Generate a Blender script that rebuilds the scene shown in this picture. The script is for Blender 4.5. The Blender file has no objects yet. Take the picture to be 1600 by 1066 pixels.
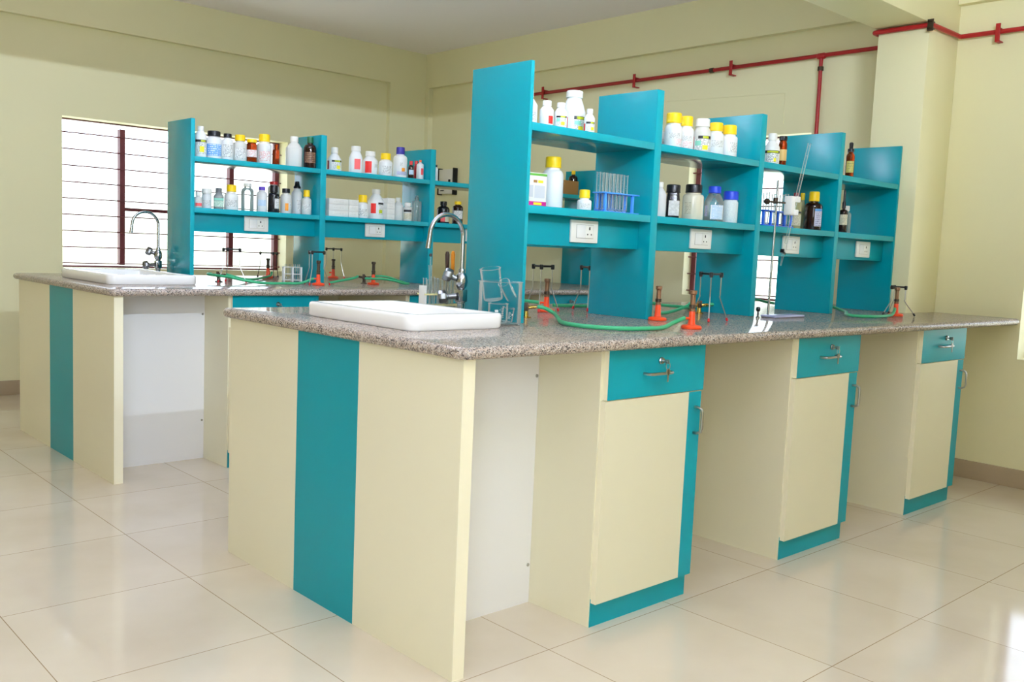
import bpy, bmesh, math, random
from mathutils import Vector, Matrix
random.seed(7)
SC = bpy.context.scene
COL = SC.collection
PI = math.pi

# ------------------------------------------------------------------ camera
CAM_LOC = Vector((-1.51804, -1.81578, 1.14706))
YAW, PIT, ROL, FPX = math.radians(47.17942), math.radians(-5.658706), math.radians(2.447907), 1457.8275
fw = Vector((math.cos(YAW)*math.cos(PIT), math.sin(YAW)*math.cos(PIT), math.sin(PIT)))
r0 = Vector((math.sin(YAW), -math.cos(YAW), 0)); u0 = r0.cross(fw)
rr = math.cos(ROL)*r0 + math.sin(ROL)*u0
uu = -math.sin(ROL)*r0 + math.cos(ROL)*u0
cd = bpy.data.cameras.new('camera'); cam = bpy.data.objects.new('camera', cd); COL.objects.link(cam)
cd.sensor_width = 36.0; cd.lens = FPX*36.0/1600.0; cd.clip_start = .05; cd.clip_end = 200
cam.matrix_world = Matrix(((rr.x, uu.x, -fw.x, CAM_LOC.x), (rr.y, uu.y, -fw.y, CAM_LOC.y), (rr.z, uu.z, -fw.z, CAM_LOC.z), (0, 0, 0, 1)))
SC.camera = cam

# ------------------------------------------------------------------ light and exposure
SC.view_settings.view_transform = 'Standard'
SC.view_settings.look = 'None'
SC.view_settings.exposure = -0.03
SC.view_settings.gamma = 1.0
SC.view_settings.use_curve_mapping = False
SC.cycles.use_denoising = True
SC.cycles.max_bounces = 14; SC.cycles.diffuse_bounces = 8; SC.cycles.glossy_bounces = 5
SC.cycles.transmission_bounces = 8; SC.cycles.transparent_max_bounces = 64
SC.cycles.caustics_reflective = False; SC.cycles.caustics_refractive = False
SC.cycles.sample_clamp_indirect = 6.0
W = bpy.data.worlds.new('overcast_sky'); SC.world = W; W.use_nodes = True
nt = W.node_tree; nt.nodes.clear()
wo = nt.nodes.new('ShaderNodeOutputWorld'); bg = nt.nodes.new('ShaderNodeBackground')
tc = nt.nodes.new('ShaderNodeTexCoord'); sp = nt.nodes.new('ShaderNodeSeparateXYZ'); cr = nt.nodes.new('ShaderNodeValToRGB')
nt.links.new(tc.outputs['Generated'], sp.inputs[0]); nt.links.new(sp.outputs['Z'], cr.inputs[0])
cr.color_ramp.elements[0].position = 0.0; cr.color_ramp.elements[0].color = (.88, .97, .84, 1)
cr.color_ramp.elements[1].position = 0.12; cr.color_ramp.elements[1].color = (.86, 1.0, 1.22, 1)
nt.links.new(cr.outputs[0], bg.inputs[0]); bg.inputs['Strength'].default_value = 3.9
nt.links.new(bg.outputs[0], wo.inputs[0])

def portal(name, loc, rot, sx, sy, power=None, col=(1, 1, 1)):
    """daylight through one window opening: a sky portal, or an area light added as key behind the viewpoint"""
    L = bpy.data.lights.new(name, 'AREA'); L.shape = 'RECTANGLE'; L.size = sx; L.size_y = sy
    if power is None: L.cycles.is_portal = True
    else: L.energy = power; L.color = col
    o = bpy.data.objects.new(name, L); COL.objects.link(o); o.location = loc; o.rotation_euler = rot
    return o
portal('daylight_window_side', (1.49, 5.40, 1.41), (-PI/2, 0, 0), 1.74, 1.05)
portal('daylight_window_back', (3.99, 1.71, 1.43), (0, PI/2, 0), 1.05, .91)
portal('daylight_window_sink', (3.99, -.36, 1.31), (0, PI/2, 0), 1.26, .66)
portal('added_key_light', (-2.05, -2.235, 1.55), (PI/2, 0, 0), 1.3, 1.1, 43, (.85, .96, 1.15))  # key light added behind the viewpoint; no window is known there

def added_tube(name, loc, rot, power, ln=1.2):
    L = bpy.data.lights.new(name, 'AREA'); L.shape = 'RECTANGLE'; L.size = ln; L.size_y = .05; L.energy = power; L.color = (.84, .98, 1.20)
    o = bpy.data.objects.new(name, L); COL.objects.link(o); o.location = loc; o.rotation_euler = rot; return o
# unseen tube uplights added as fill for walls and ceiling: wall behind, aisle
added_tube('added_tube_front', (-.2, -2.17, 2.46), (PI-.6, 0, 0), 240)
added_tube('added_tube_aisle', (.35, 1.75, 2.42), (PI, 0, 0), 52)

# ------------------------------------------------------------------ materials
def s2l(c):
    return tuple((x/255/12.92 if x/255 <= .04045 else ((x/255+.055)/1.055)**2.4) for x in c)
def setin(b, k, v):
    if k in b.inputs: b.inputs[k].default_value = v
def mat(name, rgb, rough=.5, metal=0.0, trans=0.0, ior=1.45, spec=.5, coat=0.0, vary=0.0, vscale=6.0, bump=0.0, bscale=40.0, alpha=1.0):
    m = bpy.data.materials.new(name); m.use_nodes = True
    nt = m.node_tree; b = nt.nodes['Principled BSDF']
    c = (*s2l(rgb), 1)
    b.inputs['Base Color'].default_value = c
    b.inputs['Roughness'].default_value = rough; b.inputs['Metallic'].default_value = metal
    setin(b, 'Transmission Weight', trans); setin(b, 'IOR', ior); setin(b, 'Specular IOR Level', spec)
    setin(b, 'Coat Weight', coat); setin(b, 'Coat Roughness', .05)
    if alpha < 1: b.inputs['Alpha'].default_value = alpha
    if vary or bump:
        t = nt.nodes.new('ShaderNodeTexCoord')
    if vary:
        n = nt.nodes.new('ShaderNodeTexNoise'); n.inputs['Scale'].default_value = vscale; n.inputs['Detail'].default_value = 4
        nt.links.new(t.outputs['Object'], n.inputs['Vector'])
        mx = nt.nodes.new('ShaderNodeMix'); mx.data_type = 'RGBA'
        mx.inputs[6].default_value = tuple(max(0, x*(1-vary)) for x in c[:3])+(1,)
        mx.inputs[7].default_value = tuple(min(1, x*(1+vary)) for x in c[:3])+(1,)
        nt.links.new(n.outputs['Fac'], mx.inputs[0]); nt.links.new(mx.outputs[2], b.inputs['Base Color'])
    if bump:
        n2 = nt.nodes.new('ShaderNodeTexNoise'); n2.inputs['Scale'].default_value = bscale; n2.inputs['Detail'].default_value = 3
        nt.links.new(t.outputs['Object'], n2.inputs['Vector'])
        bp = nt.nodes.new('ShaderNodeBump'); bp.inputs['Strength'].default_value = bump; bp.inputs['Distance'].default_value = .004
        nt.links.new(n2.outputs['Fac'], bp.inputs['Height']); nt.links.new(bp.outputs[0], b.inputs['Normal'])
    return m
M = {}
M['wall'] = mat('cream_wall_paint', (231, 226, 187), .55, vary=.03, vscale=1.6, bump=.08, bscale=60)
M['ceil'] = mat('white_ceiling_paint', (250, 244, 252), .8, vary=.02, vscale=2)
M['cream'] = mat('cream_laminate', (231, 226, 200), .35, vary=.015, vscale=3)
M['edge'] = mat('pale_edge_band', (244, 238, 212), .4)
M['white_lam'] = mat('white_laminate', (240, 240, 243), .35)
M['teal'] = mat('teal_laminate', (0, 144, 160), .15, spec=.45, coat=.0, vary=.02, vscale=3)
M['teal_matte'] = mat('teal_laminate_satin', (0, 148, 164), .38, spec=.3, vary=.02, vscale=3)
M['teal_edge'] = mat('teal_edge_band', (14, 156, 170), .45, spec=.3)
M['steel'] = mat('brushed_steel', (176, 175, 170), .28, 1.0)
M['chrome'] = mat('chrome_plate', (170, 172, 174), .16, 1.0)
M['dull_chrome'] = mat('dull_valve_chrome', (128, 129, 130), .28, 1.0)
M['brass'] = mat('brass', (196, 158, 78), .25, 1.0)
M['brown_metal'] = mat('oxidised_burner_tube', (140, 104, 78), .42, .7, vary=.25, vscale=30)
M['dark_metal'] = mat('dark_valve_metal', (70, 58, 46), .4, .6)
M['sink'] = mat('white_glazed_ceramic', (251, 251, 252), .12, coat=.5)
M['maroon'] = mat('maroon_window_paint', (104, 44, 50), .45)
M['red_pipe'] = mat('red_pipe_paint', (160, 24, 28), .4, vary=.12, vscale=14)
M['orange'] = mat('orange_red_enamel', (232, 74, 28), .35)
M['redtip'] = mat('red_rubber_tip', (206, 34, 40), .5)
M['black'] = mat('black_plastic', (18, 18, 20), .35)
M['green_hose'] = mat('green_rubber_hose', (56, 166, 116), .45, vary=.10, vscale=30)
M['white_pl'] = mat('white_plastic', (240, 240, 240), .4)
M['socket'] = mat('socket_white', (240, 239, 234), .3)
M['socket_line'] = mat('socket_groove_grey', (190, 188, 182), .5)
M['dark'] = mat('dark_hole', (24, 22, 22), .7)
M['yellow_cap'] = mat('yellow_cap_plastic', (246, 206, 22), .4)
M['black_cap'] = mat('black_cap_plastic', (20, 20, 24), .35)
M['blue_cap'] = mat('blue_cap_plastic', (32, 70, 205), .4)
M['navy_cap'] = mat('navy_cap_plastic', (48, 42, 140), .4)
M['purple_cap'] = mat('purple_cap_plastic', (92, 62, 170), .4)
M['green_cap'] = mat('green_cap_plastic', (14, 92, 58), .4)
M['red_cap'] = mat('red_cap_plastic', (206, 52, 54), .4)
M['maroon_cap'] = mat('maroon_cap_plastic', (128, 30, 48), .4)
M['grey_cap'] = mat('grey_cap_plastic', (96, 100, 102), .4)
M['orange_cap'] = mat('orange_cap_plastic', (236, 104, 60), .4)
M['white_cap'] = mat('white_cap_plastic', (236, 235, 230), .4)
M['hdpe'] = mat('white_bottle_plastic', (236, 237, 238), .38)
M['hdpe_grey'] = mat('greyish_bottle_plastic', (214, 214, 210), .38)
M['grey_bottle'] = mat('grey_bottle_plastic', (128, 134, 132), .4)
M['translucent'] = mat('milky_plastic', (236, 238, 240), .3, trans=.2, ior=1.3)
M['powder'] = mat('beige_jar_contents', (222, 216, 196), .25, coat=.6)
M['bluepowder'] = mat('blue_flecked_plastic', (222, 236, 246), .35, vary=.22, vscale=160)
M['amber'] = mat('amber_glass', (150, 52, 8), .06, trans=.75, ior=1.3)
M['brownglass'] = mat('dark_brown_glass', (34, 14, 10), .10)
M['blackbottle'] = mat('black_bottle_plastic', (22, 22, 26), .22)
M['jarglass'] = mat('yellowish_jar_glass', (206, 198, 150), .12, trans=.4, ior=1.3)

M['carton'] = mat('white_carton', (228, 228, 224), .6)
M['kraft'] = mat('brown_carton', (150, 110, 60), .7)
M['magenta'] = mat('magenta_print', (190, 24, 128), .5)
M['greenprint'] = mat('green_print', (92, 160, 60), .5)
M['greyprint'] = mat('grey_print', (196, 202, 210), .5)
M['rack_blue'] = mat('blue_rack_plastic', (76, 156, 246), .35)
M['rack_blue2'] = mat('deep_blue_rack_plastic', (44, 112, 238), .35)
M['rack_cream'] = mat('yellowed_rack_plastic', (222, 214, 158), .45)
M['rack_white'] = mat('white_rack_plastic', (232, 234, 232), .4)
M['lavender'] = mat('lavender_glazed_base', (176, 178, 214), .3)
M['stamp'] = mat('white_glass_print', (236, 240, 240), .5)
M['handle_brown'] = mat('dark_brown_handle', (58, 34, 24), .4)
M['handle_orange'] = mat('orange_handle', (240, 150, 24), .35)
M['devgrey'] = mat('grey_enamel', (226, 223, 216), .45)
M['bluelab'] = mat('blue_label', (96, 160, 226), .5)
M['redlab'] = mat('red_label', (224, 44, 40), .5)
M['pinklab'] = mat('pink_red_label', (238, 92, 92), .5)
M['darkredlab'] = mat('dark_red_label', (158, 24, 36), .5)
M['blacklab'] = mat('black_label_strip', (36, 36, 36), .5)
M['limelab'] = mat('lime_label_print', (186, 196, 30), .5)
M['yellowlab'] = mat('yellow_label_mark', (240, 224, 40), .5)
M['mintlab'] = mat('mint_label_print', (140, 212, 190), .5)
M['orangelab'] = mat('orange_label', (240, 150, 40), .5)
M['silverlab'] = mat('silver_label', (196, 198, 198), .3, vary=.5, vscale=70)
M['tan'] = mat('tan_label', (214, 178, 110), .5)

def print_mat(name, paper, ink, rows=9, dens=.5, thr=.48):
    """paper with rows of small printed dashes, laid out on the label's own UVs"""
    m = bpy.data.materials.new(name); m.use_nodes = True; nt = m.node_tree; b = nt.nodes['Principled BSDF']
    b.inputs['Roughness'].default_value = .5
    uv = nt.nodes.new('ShaderNodeUVMap'); sp = nt.nodes.new('ShaderNodeSeparateXYZ'); nt.links.new(uv.outputs[0], sp.inputs[0])
    def math_(op, a, b_):
        n = nt.nodes.new('ShaderNodeMath'); n.operation = op
        for i, x in enumerate((a, b_)):
            if isinstance(x, (int, float)): n.inputs[i].default_value = x
            elif x is not None: nt.links.new(x, n.inputs[i])
        return n.outputs[0]
    v = math_('MULTIPLY', sp.outputs['Y'], rows); row = math_('FLOOR', v, None); fr = math_('FRACT', v, None)
    band = math_('MULTIPLY', math_('GREATER_THAN', fr, .3), math_('LESS_THAN', fr, .75))
    cb = nt.nodes.new('ShaderNodeCombineXYZ')
    nt.links.new(math_('MULTIPLY', sp.outputs['X'], 14.0), cb.inputs[0]); nt.links.new(math_('MULTIPLY', row, 7.31), cb.inputs[1])
    n = nt.nodes.new('ShaderNodeTexNoise'); n.inputs['Scale'].default_value = 1.0; n.inputs['Detail'].default_value = 1
    nt.links.new(cb.outputs[0], n.inputs['Vector'])
    inside = math_('MULTIPLY', math_('GREATER_THAN', sp.outputs['X'], .08), math_('LESS_THAN', sp.outputs['X'], .92))
    f = math_('MULTIPLY', math_('MULTIPLY', band, math_('GREATER_THAN', n.outputs['Fac'], thr)), inside)
    f = math_('MULTIPLY', f, dens)
    mx = nt.nodes.new('ShaderNodeMix'); mx.data_type = 'RGBA'
    mx.inputs[6].default_value = (*s2l(paper), 1); mx.inputs[7].default_value = (*s2l(ink), 1)
    nt.links.new(f, mx.inputs[0]); nt.links.new(mx.outputs[2], b.inputs['Base Color'])
    return m
M['print'] = print_mat('white_label_black_print', (240, 240, 238), (60, 60, 66), 9, .8)
M['print_red'] = print_mat('white_label_red_print', (240, 240, 240), (214, 80, 80), 7, .8)
M['print_blue'] = print_mat('white_label_blue_print', (236, 242, 248), (90, 170, 226), 13, .9, .36)
M['print_beige'] = print_mat('beige_label_print', (222, 214, 190), (110, 96, 78), 9, .7)
M['print_bluebg'] = print_mat('blue_label_print', (110, 168, 228), (240, 244, 250), 6, .8)
M['print_lilac'] = print_mat('lilac_label_print', (204, 202, 226), (70, 80, 130), 8, .7)
M['print_green'] = print_mat('green_white_label_print', (206, 222, 206), (70, 150, 120), 6, .9)
M['print_faint'] = print_mat('carton_faint_print', (230, 230, 226), (190, 188, 180), 5, .5)
M['print_brown'] = print_mat('brown_label_print', (84, 52, 38), (190, 150, 110), 6, .6)
M['print_yellow'] = print_mat('yellow_green_label_print', (214, 200, 110), (90, 120, 80), 7, .7)

def granite():
    m = bpy.data.materials.new('speckled_granite'); m.use_nodes = True; nt = m.node_tree; b = nt.nodes['Principled BSDF']
    t = nt.nodes.new('ShaderNodeTexCoord')
    v = nt.nodes.new('ShaderNodeTexVoronoi'); v.inputs['Scale'].default_value = 300; nt.links.new(t.outputs['Object'], v.inputs['Vector'])
    sp = nt.nodes.new('ShaderNodeSeparateColor'); nt.links.new(v.outputs['Color'], sp.inputs[0])
    r = nt.nodes.new('ShaderNodeValToRGB'); r.color_ramp.interpolation = 'CONSTANT'
    els = [(0, (74, 68, 66)), (.10, (114, 104, 98)), (.25, (158, 144, 134)), (.52, (182, 165, 151)), (.76, (198, 189, 180)), (.9, (150, 144, 139))]
    r.color_ramp.elements[0].color = (*s2l(els[0][1]), 1); r.color_ramp.elements[1].position = els[1][0]; r.color_ramp.elements[1].color = (*s2l(els[1][1]), 1)
    for p, c in els[2:]:
        e = r.color_ramp.elements.new(p); e.color = (*s2l(c), 1)
    nt.links.new(sp.outputs[0], r.inputs[0]); nt.links.new(r.outputs[0], b.inputs['Base Color'])
    b.inputs['Roughness'].default_value = .08; setin(b, 'Specular IOR Level', .5)
    d = nt.nodes.new('ShaderNodeBsdfDiffuse'); nt.links.new(r.outputs[0], d.inputs[0]); mx = nt.nodes.new('ShaderNodeMixShader'); mx.inputs[0].default_value = .64
    nt.links.new(d.outputs[0], mx.inputs[1]); nt.links.new(b.outputs[0], mx.inputs[2]); nt.links.new(mx.outputs[0], nt.nodes['Material Output'].inputs[0])
    return m
M['granite'] = granite()

def floor_tiles():
    m = bpy.data.materials.new('polished_cream_floor_tiles'); m.use_nodes = True; nt = m.node_tree; b = nt.nodes['Principled BSDF']
    t = nt.nodes.new('ShaderNodeTexCoord')
    br = nt.nodes.new('ShaderNodeTexBrick'); br.offset = 0.0; br.squash = 1.0
    mp = nt.nodes.new('ShaderNodeMapping'); mp.inputs['Location'].default_value = (.222, .012, 0)
    nt.links.new(t.outputs['Object'], mp.inputs[0]); nt.links.new(mp.outputs[0], br.inputs['Vector'])
    br.inputs['Scale'].default_value = 1.0; br.inputs['Brick Width'].default_value = .572; br.inputs['Row Height'].default_value = .572
    br.inputs['Mortar Size'].default_value = .0014; br.inputs['Mortar Smooth'].default_value = .2
    br.inputs['Color1'].default_value = (*s2l((218, 207, 190)), 1); br.inputs['Color2'].default_value = (*s2l((214, 202, 184)), 1)
    br.inputs['Mortar'].default_value = (*s2l((150, 126, 96)), 1)
    n = nt.nodes.new('ShaderNodeTexNoise'); n.inputs['Scale'].default_value = 2.2; n.inputs['Detail'].default_value = 6; nt.links.new(t.outputs['Object'], n.inputs['Vector'])
    mx = nt.nodes.new('ShaderNodeMix'); mx.data_type = 'RGBA'; mx.blend_type = 'MULTIPLY'
    r = nt.nodes.new('ShaderNodeValToRGB'); r.color_ramp.elements[0].position = .3; r.color_ramp.elements[0].color = (.9, .88, .84, 1); r.color_ramp.elements[1].position = .6; r.color_ramp.elements[1].color = (1, 1, 1, 1)
    nt.links.new(n.outputs['Fac'], r.inputs[0]); mx.inputs[0].default_value = 1.0
    nt.links.new(br.outputs['Color'], mx.inputs[6]); nt.links.new(r.outputs[0], mx.inputs[7]); nt.links.new(mx.outputs[2], b.inputs['Base Color'])
    b.inputs['Roughness'].default_value = .09; setin(b, 'Specular IOR Level', .5); setin(b, 'IOR', 1.5)
    return m
M['floor'] = floor_tiles()
M['skirt'] = mat('taupe_skirting_tile', (170, 152, 126), .25, vary=.08, vscale=5)

def pane_mat(name, tint, blend, rough, edge_white=0.0, edge=(235, 244, 244)):
    """thin glass: clear face on, brightening towards its edges, with bright edge glints painted as diffuse white (milk)"""
    m = bpy.data.materials.new(name); m.use_nodes = True
    nt = m.node_tree; nt.nodes.clear()
    o = nt.nodes.new('ShaderNodeOutputMaterial'); mx = nt.nodes.new('ShaderNodeMixShader'); m2 = nt.nodes.new('ShaderNodeMixShader')
    a = nt.nodes.new('ShaderNodeBsdfTransparent'); a.inputs[0].default_value = (*tint, 1)
    g = nt.nodes.new('ShaderNodeBsdfGlossy'); g.inputs['Roughness'].default_value = rough
    d = nt.nodes.new('ShaderNodeBsdfDiffuse'); d.inputs[0].default_value = (*s2l(edge), 1)
    lw = nt.nodes.new('ShaderNodeLayerWeight'); lw.inputs['Blend'].default_value = blend
    m2.inputs[0].default_value = edge_white
    nt.links.new(g.outputs[0], m2.inputs[1]); nt.links.new(d.outputs[0], m2.inputs[2])
    nt.links.new(lw.outputs['Fresnel'], mx.inputs[0]); nt.links.new(a.outputs[0], mx.inputs[1]); nt.links.new(m2.outputs[0], mx.inputs[2]); nt.links.new(mx.outputs[0], o.inputs[0])
    return m
M['pane'] = pane_mat('window_pane_glass', (.99, .99, .99), .03, .02)
M['glass'] = pane_mat('thin_laboratory_glass', (.985, .995, .995), .11, .04, .45)
M['clear_pl'] = pane_mat('clear_plastic', (.96, .98, .98), .55, .1, .8)
M['glass2'] = pane_mat('test_tube_glass', (.98, .99, .99), .22, .06, .65)

# ------------------------------------------------------------------ mesh helpers
def newbm(): return bmesh.new()
def quad(bm, vs, mi=0, sm=False):
    f = bm.faces.new(vs); f.material_index = mi; f.smooth = sm; return f
def bx(bm, x0, x1, y0, y1, z0, z1, mi=0, bev=0.0, sides=None):
    """box; sides = dict of face -> material index for '-x','+x','-y','+y','-z','+z'"""
    b = bmesh.new() if bev else bm
    v = [b.verts.new((x, y, z)) for z in (z0, z1) for y in (y0, y1) for x in (x0, x1)]
    F = {'-z': (0, 2, 3, 1), '+z': (4, 5, 7, 6), '-y': (0, 1, 5, 4), '+y': (2, 6, 7, 3), '-x': (0, 4, 6, 2), '+x': (1, 3, 7, 5)}
    for k, ids in F.items():
        quad(b, [v[i] for i in ids], (sides or {}).get(k, mi))
    if bev:
        bmesh.ops.bevel(b, geom=b.edges[:], offset=bev, segments=2, profile=.5, affect='EDGES')
        merge(bm, b)
def merge(bm, b, mtx=None):
    if mtx is not None: bmesh.ops.transform(b, matrix=mtx, verts=b.verts)
    vm = {}
    for v in b.verts: vm[v] = bm.verts.new(v.co)
    la = b.loops.layers.uv.active; lb = None
    if la: lb = bm.loops.layers.uv.verify()
    for f in b.faces:
        try: g = bm.faces.new([vm[v] for v in f.verts])
        except ValueError: continue
        g.material_index = f.material_index; g.smooth = f.smooth
        if la:
            for l0, l1 in zip(f.loops, g.loops): l1[lb].uv = l0[la].uv
    b.free()
def lathe(bm, prof, seg=20, mi=0, c=(0, 0, 0), axis=None, sq=0.0):
    """prof = [(radius, z)...]; sq>0 squares the section; axis = direction for local z"""
    rings = []
    mt = Matrix.Identity(3)
    if axis is not None: mt = Vector((0, 0, 1)).rotation_difference(Vector(axis).normalized()).to_matrix()
    for r, z in prof:
        ring = []
        if r < 1e-6: ring = [bm.verts.new(Vector(c) + mt @ Vector((0, 0, z)))]
        else:
            for i in range(seg):
                a = 2*PI*i/seg; ca, sa = math.cos(a), math.sin(a); k = 1.0
                if sq: k = (1-sq) + sq/max(abs(ca), abs(sa))
                ring.append(bm.verts.new(Vector(c) + mt @ Vector((r*k*ca, r*k*sa, z))))
        rings.append(ring)
    for a, b in zip(rings, rings[1:]):
        if len(a) == 1 and len(b) == 1: continue
        for i in range(seg):
            j = (i+1) % seg
            if len(a) == 1: quad(bm, [a[0], b[j], b[i]][::-1] if False else [a[0], b[j], b[i]][::-1], mi, True)
            elif len(b) == 1: quad(bm, [a[i], a[j], b[0]], mi, True)
            else: quad(bm, [a[i], a[j], b[j], b[i]], mi, True)
    for ring, flip in ((rings[0], True), (rings[-1], False)):
        if len(ring) > 1: quad(bm, ring[::-1] if flip else ring, mi, False)
def smooth_path(pts, n=6):
    P = [Vector(p) for p in pts]; out = []
    for i in range(len(P)-1):
        p0, p1, p2, p3 = P[max(i-1, 0)], P[i], P[i+1], P[min(i+2, len(P)-1)]
        for k in range(n):
            t = k/n
            out.append(.5*((2*p1)+(p2-p0)*t+(2*p0-5*p1+4*p2-p3)*t*t+(3*p1-p0-3*p2+p3)*t**3))
    out.append(P[-1]); return out
def tube(bm, pts, r, seg=10, mi=0, closed=False):
    P = [Vector(p) for p in pts]; n = len(P); rings = []; up = None
    for i, p in enumerate(P):
        if closed: t = (P[(i+1) % n]-P[i-1]).normalized()
        else: t = (P[min(i+1, n-1)]-P[max(i-1, 0)]).normalized()
        if up is None: up = t.orthogonal().normalized()
        up = (up - t*up.dot(t)).normalized(); s = t.cross(up)
        rad = r[i] if isinstance(r, (list, tuple)) else r
        rings.append([bm.verts.new(p + rad*(math.cos(2*PI*k/seg)*up + math.sin(2*PI*k/seg)*s)) for k in range(seg)])
    for i in range(n if closed else n-1):
        a, b = rings[i], rings[(i+1) % n]
        for k in range(seg):
            j = (k+1) % seg; quad(bm, [a[k], a[j], b[j], b[k]], mi, True)
    if not closed: quad(bm, rings[0][::-1], mi); quad(bm, rings[-1], mi)
def patch(bm, r, a0, a1, z0, z1, mi=0, sq=0.0, thick=.0006):
    """curved label on a bottle of radius r; angle 0 faces local -y, positive towards +x"""
    n = max(2, int(abs(a1-a0)/9)); uvl = bm.loops.layers.uv.verify(); R = r+thick
    vs = []
    for i in range(n+1):
        a = math.radians(a0+(a1-a0)*i/n); sa, ca = math.sin(a), math.cos(a)
        k = (1-sq) + sq/max(abs(ca), abs(sa)) if sq else 1.0
        vs.append((bm.verts.new((R*k*sa, -R*k*ca, z0)), bm.verts.new((R*k*sa, -R*k*ca, z1)), i/n))
    for (b0, t0, u0), (b1, t1, u1) in zip(vs, vs[1:]):
        f = quad(bm, [b0, b1, t1, t0], mi, True)
        for l, q in zip(f.loops, ((u0, 0), (u1, 0), (u1, 1), (u0, 1))): l[uvl].uv = q
def obj(name, bm, mats, parent=None, loc=None, rotz=0.0, ang=35, label=None):
    me = bpy.data.meshes.new(name); bmesh.ops.recalc_face_normals(bm, faces=bm.faces[:])
    bm.to_mesh(me); bm.free()
    if not isinstance(mats, (list, tuple)): mats = [mats]
    for m in mats: me.materials.append(M[m] if isinstance(m, str) else m)
    try: me.set_sharp_from_angle(angle=math.radians(ang))
    except Exception: pass
    o = bpy.data.objects.new(name, me); COL.objects.link(o)
    if parent: o.parent = parent
    if loc is not None: o.location = loc
    if rotz: o.rotation_euler = (0, 0, rotz)
    if label: o['label'] = label
    return o
def thing(name, label, cat, loc=(0, 0, 0), rotz=0.0, group=None):
    o = bpy.data.objects.new(name, None); COL.objects.link(o); o.empty_display_size = .05
    o.location = loc; o.rotation_euler = (0, 0, rotz); o['label'] = label; o['category'] = cat
    if group: o['group'] = group
    return o
def tag(o, label, cat, group=None):
    o['label'] = label; o['category'] = cat
    if group: o['group'] = group
    return o
def struct(name, bm, mats, label, cat, parent=None):
    o = obj(name, bm, mats, parent); o['kind'] = 'structure'
    o['label'] = label; o['category'] = cat
    return o
# ------------------------------------------------------------------ the room
XB, YL, XF, YR, HC, TH = 3.76, 5.17, -5.6, -2.25, 2.855, .24      # back wall, window-side wall, the two walls behind the camera, ceiling, wall thickness
bm = newbm(); bx(bm, XF-TH, XB+TH, YR-TH, YL+TH, -.12, 0); struct('floor', bm, 'floor', 'polished cream floor tiles with thin brown joints', 'floor')
bm = newbm(); bx(bm, XF-TH, XB+TH, YR-TH, YL+TH, HC, HC+.12); struct('ceiling', bm, 'ceil', 'plain whitish ceiling', 'ceiling')
def wall(name, label, horiz, a0, a1, p0, p1, holes):
    """wall along x (horiz) or y between a0..a1, thickness p0..p1, with rectangular window holes (s0,s1,z0,z1)"""
    bm = newbm(); cur = a0
    def B(s0, s1, z0, z1):
        if s1-s0 < 1e-5: return
        if horiz: bx(bm, s0, s1, p0, p1, z0, z1)
        else: bx(bm, p0, p1, s0, s1, z0, z1)
    for s0, s1, z0, z1 in sorted(holes):
        B(cur, s0, 0, HC); B(s0, s1, 0, z0); B(s0, s1, z1, HC); cur = s1
    B(cur, a1, 0, HC)
    bmesh.ops.remove_doubles(bm, verts=bm.verts, dist=1e-5)
    return struct(name, bm, 'wall', label, 'wall')
WIN1 = (.617, 2.36, .88, 1.934); WIN2 = (1.255, 2.162, .88, 1.934); WIN3 = (-.69, -.036, .68, 1.934)
wall('wall_left', 'cream painted wall with the wide barred window', True, XF, XB, YL, YL+TH, [WIN1])
wall('wall_back', 'cream painted wall carrying the red pipe', False, YR-TH, YL+TH, XB, XB+TH, [WIN2, WIN3])
wall('wall_front', 'cream wall behind the viewpoint', False, YR-TH, YL+TH, XF-TH, XF, [])
wall('wall_right', 'cream wall beside the viewpoint', True, XF, XB, YR-TH, YR, [(-2.72, -1.38, .98, 2.12)])
# plaster bands (concrete beams flush over the walls), corner pilaster, ceiling beam and column
bm = newbm(); bx(bm, XF, XB, YL-.048, YL, 2.555, HC); bx(bm, 3.325, XB, YL-.048, YL, 0, 2.555); struct('trim_1', bm, 'wall', 'shallow beam band and corner pilaster on the window wall', 'beam')
bm = newbm(); bx(bm, XB-.048, XB, .70, YL-.048, 2.555, HC); bx(bm, XB-.048, XB, YR, .41, 2.555, HC); bx(bm, XB-.048, XB, 5.07, YL-.048, 0, 2.555); struct('trim_2', bm, 'wall', 'shallow beam band along the back wall', 'beam')
bm = newbm(); bx(bm, XF, XB, .412, .697, 2.403, HC, bev=.006); struct('ceiling_beam', bm, 'wall', 'deep cream ceiling beam running to the column', 'beam')
bm = newbm(); bx(bm, 3.397, XB, .412, .69, 0, 2.403, bev=.008); struct('column', bm, 'wall', 'square cream column standing against the back wall', 'column')
bm = newbm(); bx(bm, XF, 3.325, YL-.012, YL, 0, .098, bev=.002); struct('baseboard_left', bm, 'skirt', 'taupe tile skirting under the window wall', 'baseboard')
bm = newbm(); bx(bm, XB-.012, XB, YR, .41, 0, .098, bev=.002); bx(bm, XB-.012, XB, .70, YL-.048, 0, .098, bev=.002); struct('baseboard_back', bm, 'skirt', 'taupe tile skirting along the back wall', 'baseboard')
bm = newbm()
for a, b in (((2.62, 2.225), (1.46, 2.19)), ((1.46, 2.19), (1.455, 2.00))):
    tube(bm, [(XB, a[0], a[1]), (XB, b[0], b[1])], .003, 6)
struct('trim_3', bm, 'wall', 'thin filled plaster line on the back wall under the pipe', 'trim')

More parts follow.
